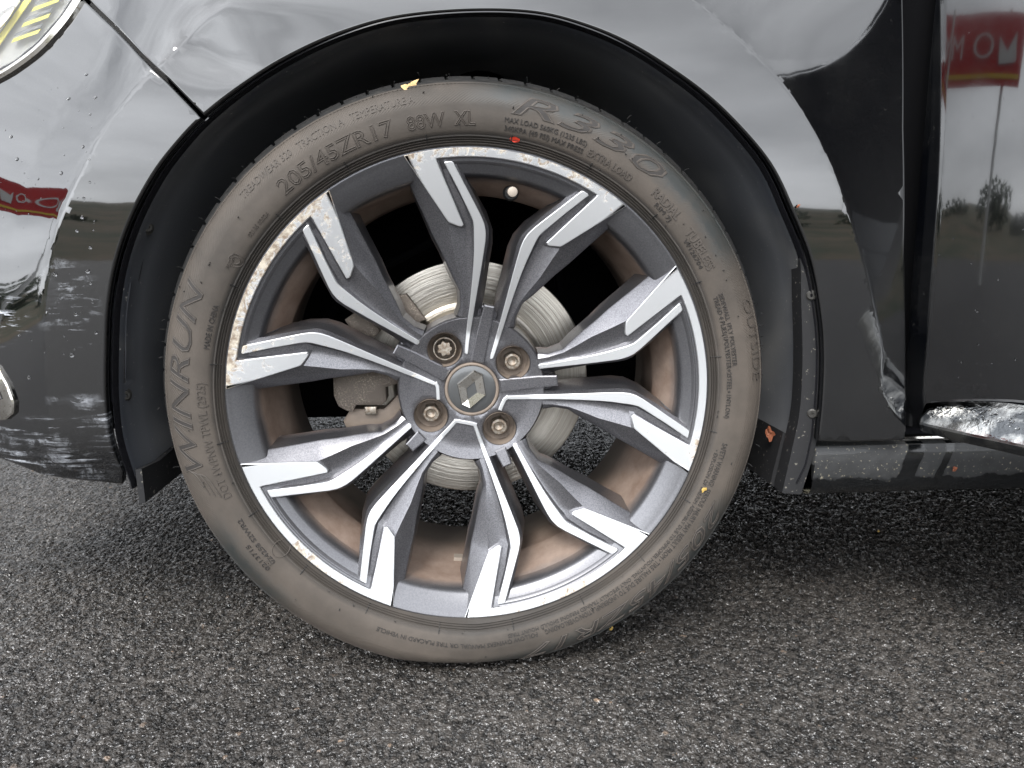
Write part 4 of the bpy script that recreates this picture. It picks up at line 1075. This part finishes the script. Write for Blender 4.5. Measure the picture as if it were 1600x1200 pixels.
scrap('leaf_scrap', 'torn pale yellow leaf stuck on top of the tyre tread', 'leaf', onY(641, 134, .006)+up3, .0100, (0, -.7, .7), M['leaf'], 3)
scrap('petal', 'small round yellow leaf on the lower right tyre sidewall above the size number', 'leaf', onY(1100, 765, -.0125)+up3, .0038, (0, -1, 0), M['leafy'], 5, .05)
scrap('leaf_scrap', 'curled reddish brown leaf bit stuck to the sill below the door', 'leaf', onY(1491, 733, .002)+up3, .0048, (0, -1, .2), M['leafr'], 8)
scrap('leaf_scrap', 'brown leaf caught in the rear wheel arch behind the tyre', 'leaf', onY(1203, 678, .045)+up3, .0095, (-.5, -1, 0), M['leafr'], 9, rot=1.1)
scrap('leaf_scrap', 'tiny orange leaf bit on the fender edge right of the wheel', 'leaf', onY(1247, 322, -.0135)+up3, .0022, (0, -1, 0), M['leafr'], 10)
q_ = onZ(955, 982, -.2875)
scrap('leaf_scrap', 'tiny yellow leaf bit on the asphalt at the lower right of the tyre', 'leaf', q_+up3, .004, (0, -.4, 1), M['leafy'], 11)
q_ = onZ(1372, 830, -.2875); scrap('leaf_scrap', 'tiny orange speck on the dark asphalt below the sill', 'leaf', q_+up3, .004, (0, -.4, 1), M['leafy'], 12)

# ------------------------------------------------------------------ surroundings, seen as reflections in the paint
m = Mat('grass_verge', (.09, .09, .04), .9); m.color(m.mix(m.noise(.8, 5), (.10, .085, .05), (.05, .075, .028))); M['verge'] = m.m
m = Mat('hill_green', (.05, .07, .03), .9); hn = m.noise(.22, 8, .75); m.color(m.mix(m.rng(hn, .42, .58), (.035, .055, .022), (.15, .115, .07))); M['hill'] = m.m
m = Mat('foliage', (.05, .08, .03), .8); m.color(m.mix(m.noise(3, 3), (.025, .045, .015), (.07, .10, .035))); M['foliage'] = m.m
m = Mat('bark', (.08, .06, .045), .9); m.color(m.mix(m.noise(12), (.05, .04, .03), (.12, .09, .07))); M['bark'] = m.m
b = MB(); rows = []
for r, z in ((21.5, -.004), (24, .3), (40, 1.2), (60, 3.0), (90, 6.5), (120, 7), (260, 3)):
    rows.append([(r*math.cos(a*math.pi/72), r*math.sin(a*math.pi/72), z*(1+.35*math.sin(a*.25+1)*math.cos(a*.115)+.14*math.sin(a*.9+r)+.09*math.sin(a*2.3))) for a in range(144)])
b.grid(rows, closed=True); b.build('hills', M['hill'], None, kind='structure')
b = MB(); b.add([(-23, -23, -.012), (23, -23, -.012), (23, 23, -.012), (-23, 23, -.012)], [(0, 1, 2, 3)]); b.build('verge', M['verge'], None, kind='structure', sharp=None)
b = MB(); rd = random.Random(5)
for i in range(46):
    a = R_(150+i*5.2+rd.uniform(-1.5, 1.5)); d = rd.uniform(46, 62); cx, cy, s_ = d*math.cos(a), d*math.sin(a), rd.uniform(.7, 1.3)
    b.tube([(cx, cy, 0), (cx, cy, 2.4*s_)], [.15, .06], 6)
    for _ in range(260):
        t, e, rr = rd.uniform(0, 6.28), rd.uniform(-1, 1), rd.random()**.4
        c = Vector((cx+2.2*s_*rr*math.cos(t)*math.sqrt(1-e*e), cy+2.2*s_*rr*math.sin(t)*math.sqrt(1-e*e), s_*(2.6+1.5*rr*e)))
        dd_ = Vector((rd.gauss(0, 1), rd.gauss(0, 1), rd.gauss(0, 1))).normalized(); u = dd_.orthogonal().normalized()*.34; w = dd_.cross(u)
        b.add([c-u, c+w*.6, c+u, c-w*.6], [(0, 1, 2, 3)])
o = link('far_trees', b.mesh('far_trees'), M['foliage'], kind='stuff', sharp=None); o['label'] = 'far green tree line mirrored in the black paint'
# red banner on two white posts
ban = empty('banner', (-6.6, -.75, 0), label='red banner with white and yellow print on two white posts, mirrored in the bumper', cat='banner')
m = Mat('banner_red', (.62, .03, .025), .5); x, y, z = m.xyz()
M['banner'] = m.m; M['white'] = Mat('white_paint', (.8, .8, .78), .5).m; M['yellow'] = Mat('yellow_print', (.85, .6, .06), .5).m
b = MB(); rows = []
for i in range(17):
    t = i/16; yy = -.95+1.9*t; xx = .05*math.sin(t*6.3)
    rows.append([(xx, yy, z) for z in (2.1, 2.5, 2.85)])
b.grid(rows); b.grid([[(p[0]-.01, p[1], p[2]) for p in r_2] for r_2 in rows]); b.build('banner_sheet', M['banner'], ban)
b = MB(); b.grid([[(.05*math.sin((i/16)*6.3)+.012, -.92+1.84*i/16, z) for z in (2.18, 2.23)] for i in range(17)]); b.build('yellow_line', M['yellow'], ban)
for yy in (-.6, .6):
    b = MB(); b.tube([(-.05, yy, 0), (-.05, yy, 2.9)], .03, 10); b.build('post', M['white'], ban)
cu = bpy.data.curves.new('t', 'FONT'); cu.body = 'MY'; cu.size = .36; cu.extrude = .004; cu.align_x = 'CENTER'
o = bpy.data.objects.new('t', cu); col.objects.link(o); bpy.context.view_layer.update()
me = bpy.data.meshes.new_from_object(o.evaluated_get(bpy.context.evaluated_depsgraph_get())); bpy.data.objects.remove(o)
o = link('banner_lettering', me, M['white'], ban, sharp=None); o.rotation_euler = (math.pi/2, 0, math.pi/2); o.location = (.07, .55, 2.36)
b = MB(); b.lathe([(.13, 0), (.10, .0)], 24); b.v = [(.075, v[0]*1.6-.1, v[2]+2.5) for v in b.v]; b.build('oval_mark', M['white'], ban)
b = MB(); b.prism([(-.8, 2.35), (-.45, 2.32), (-.4, 2.6), (-.6, 2.45), (-.75, 2.65)], lambda x, z: 0, lambda x, z: .004); b.v = [(.08-v[1], v[0], v[2]) for v in b.v]; b.build('swoosh_mark', M['white'], ban)
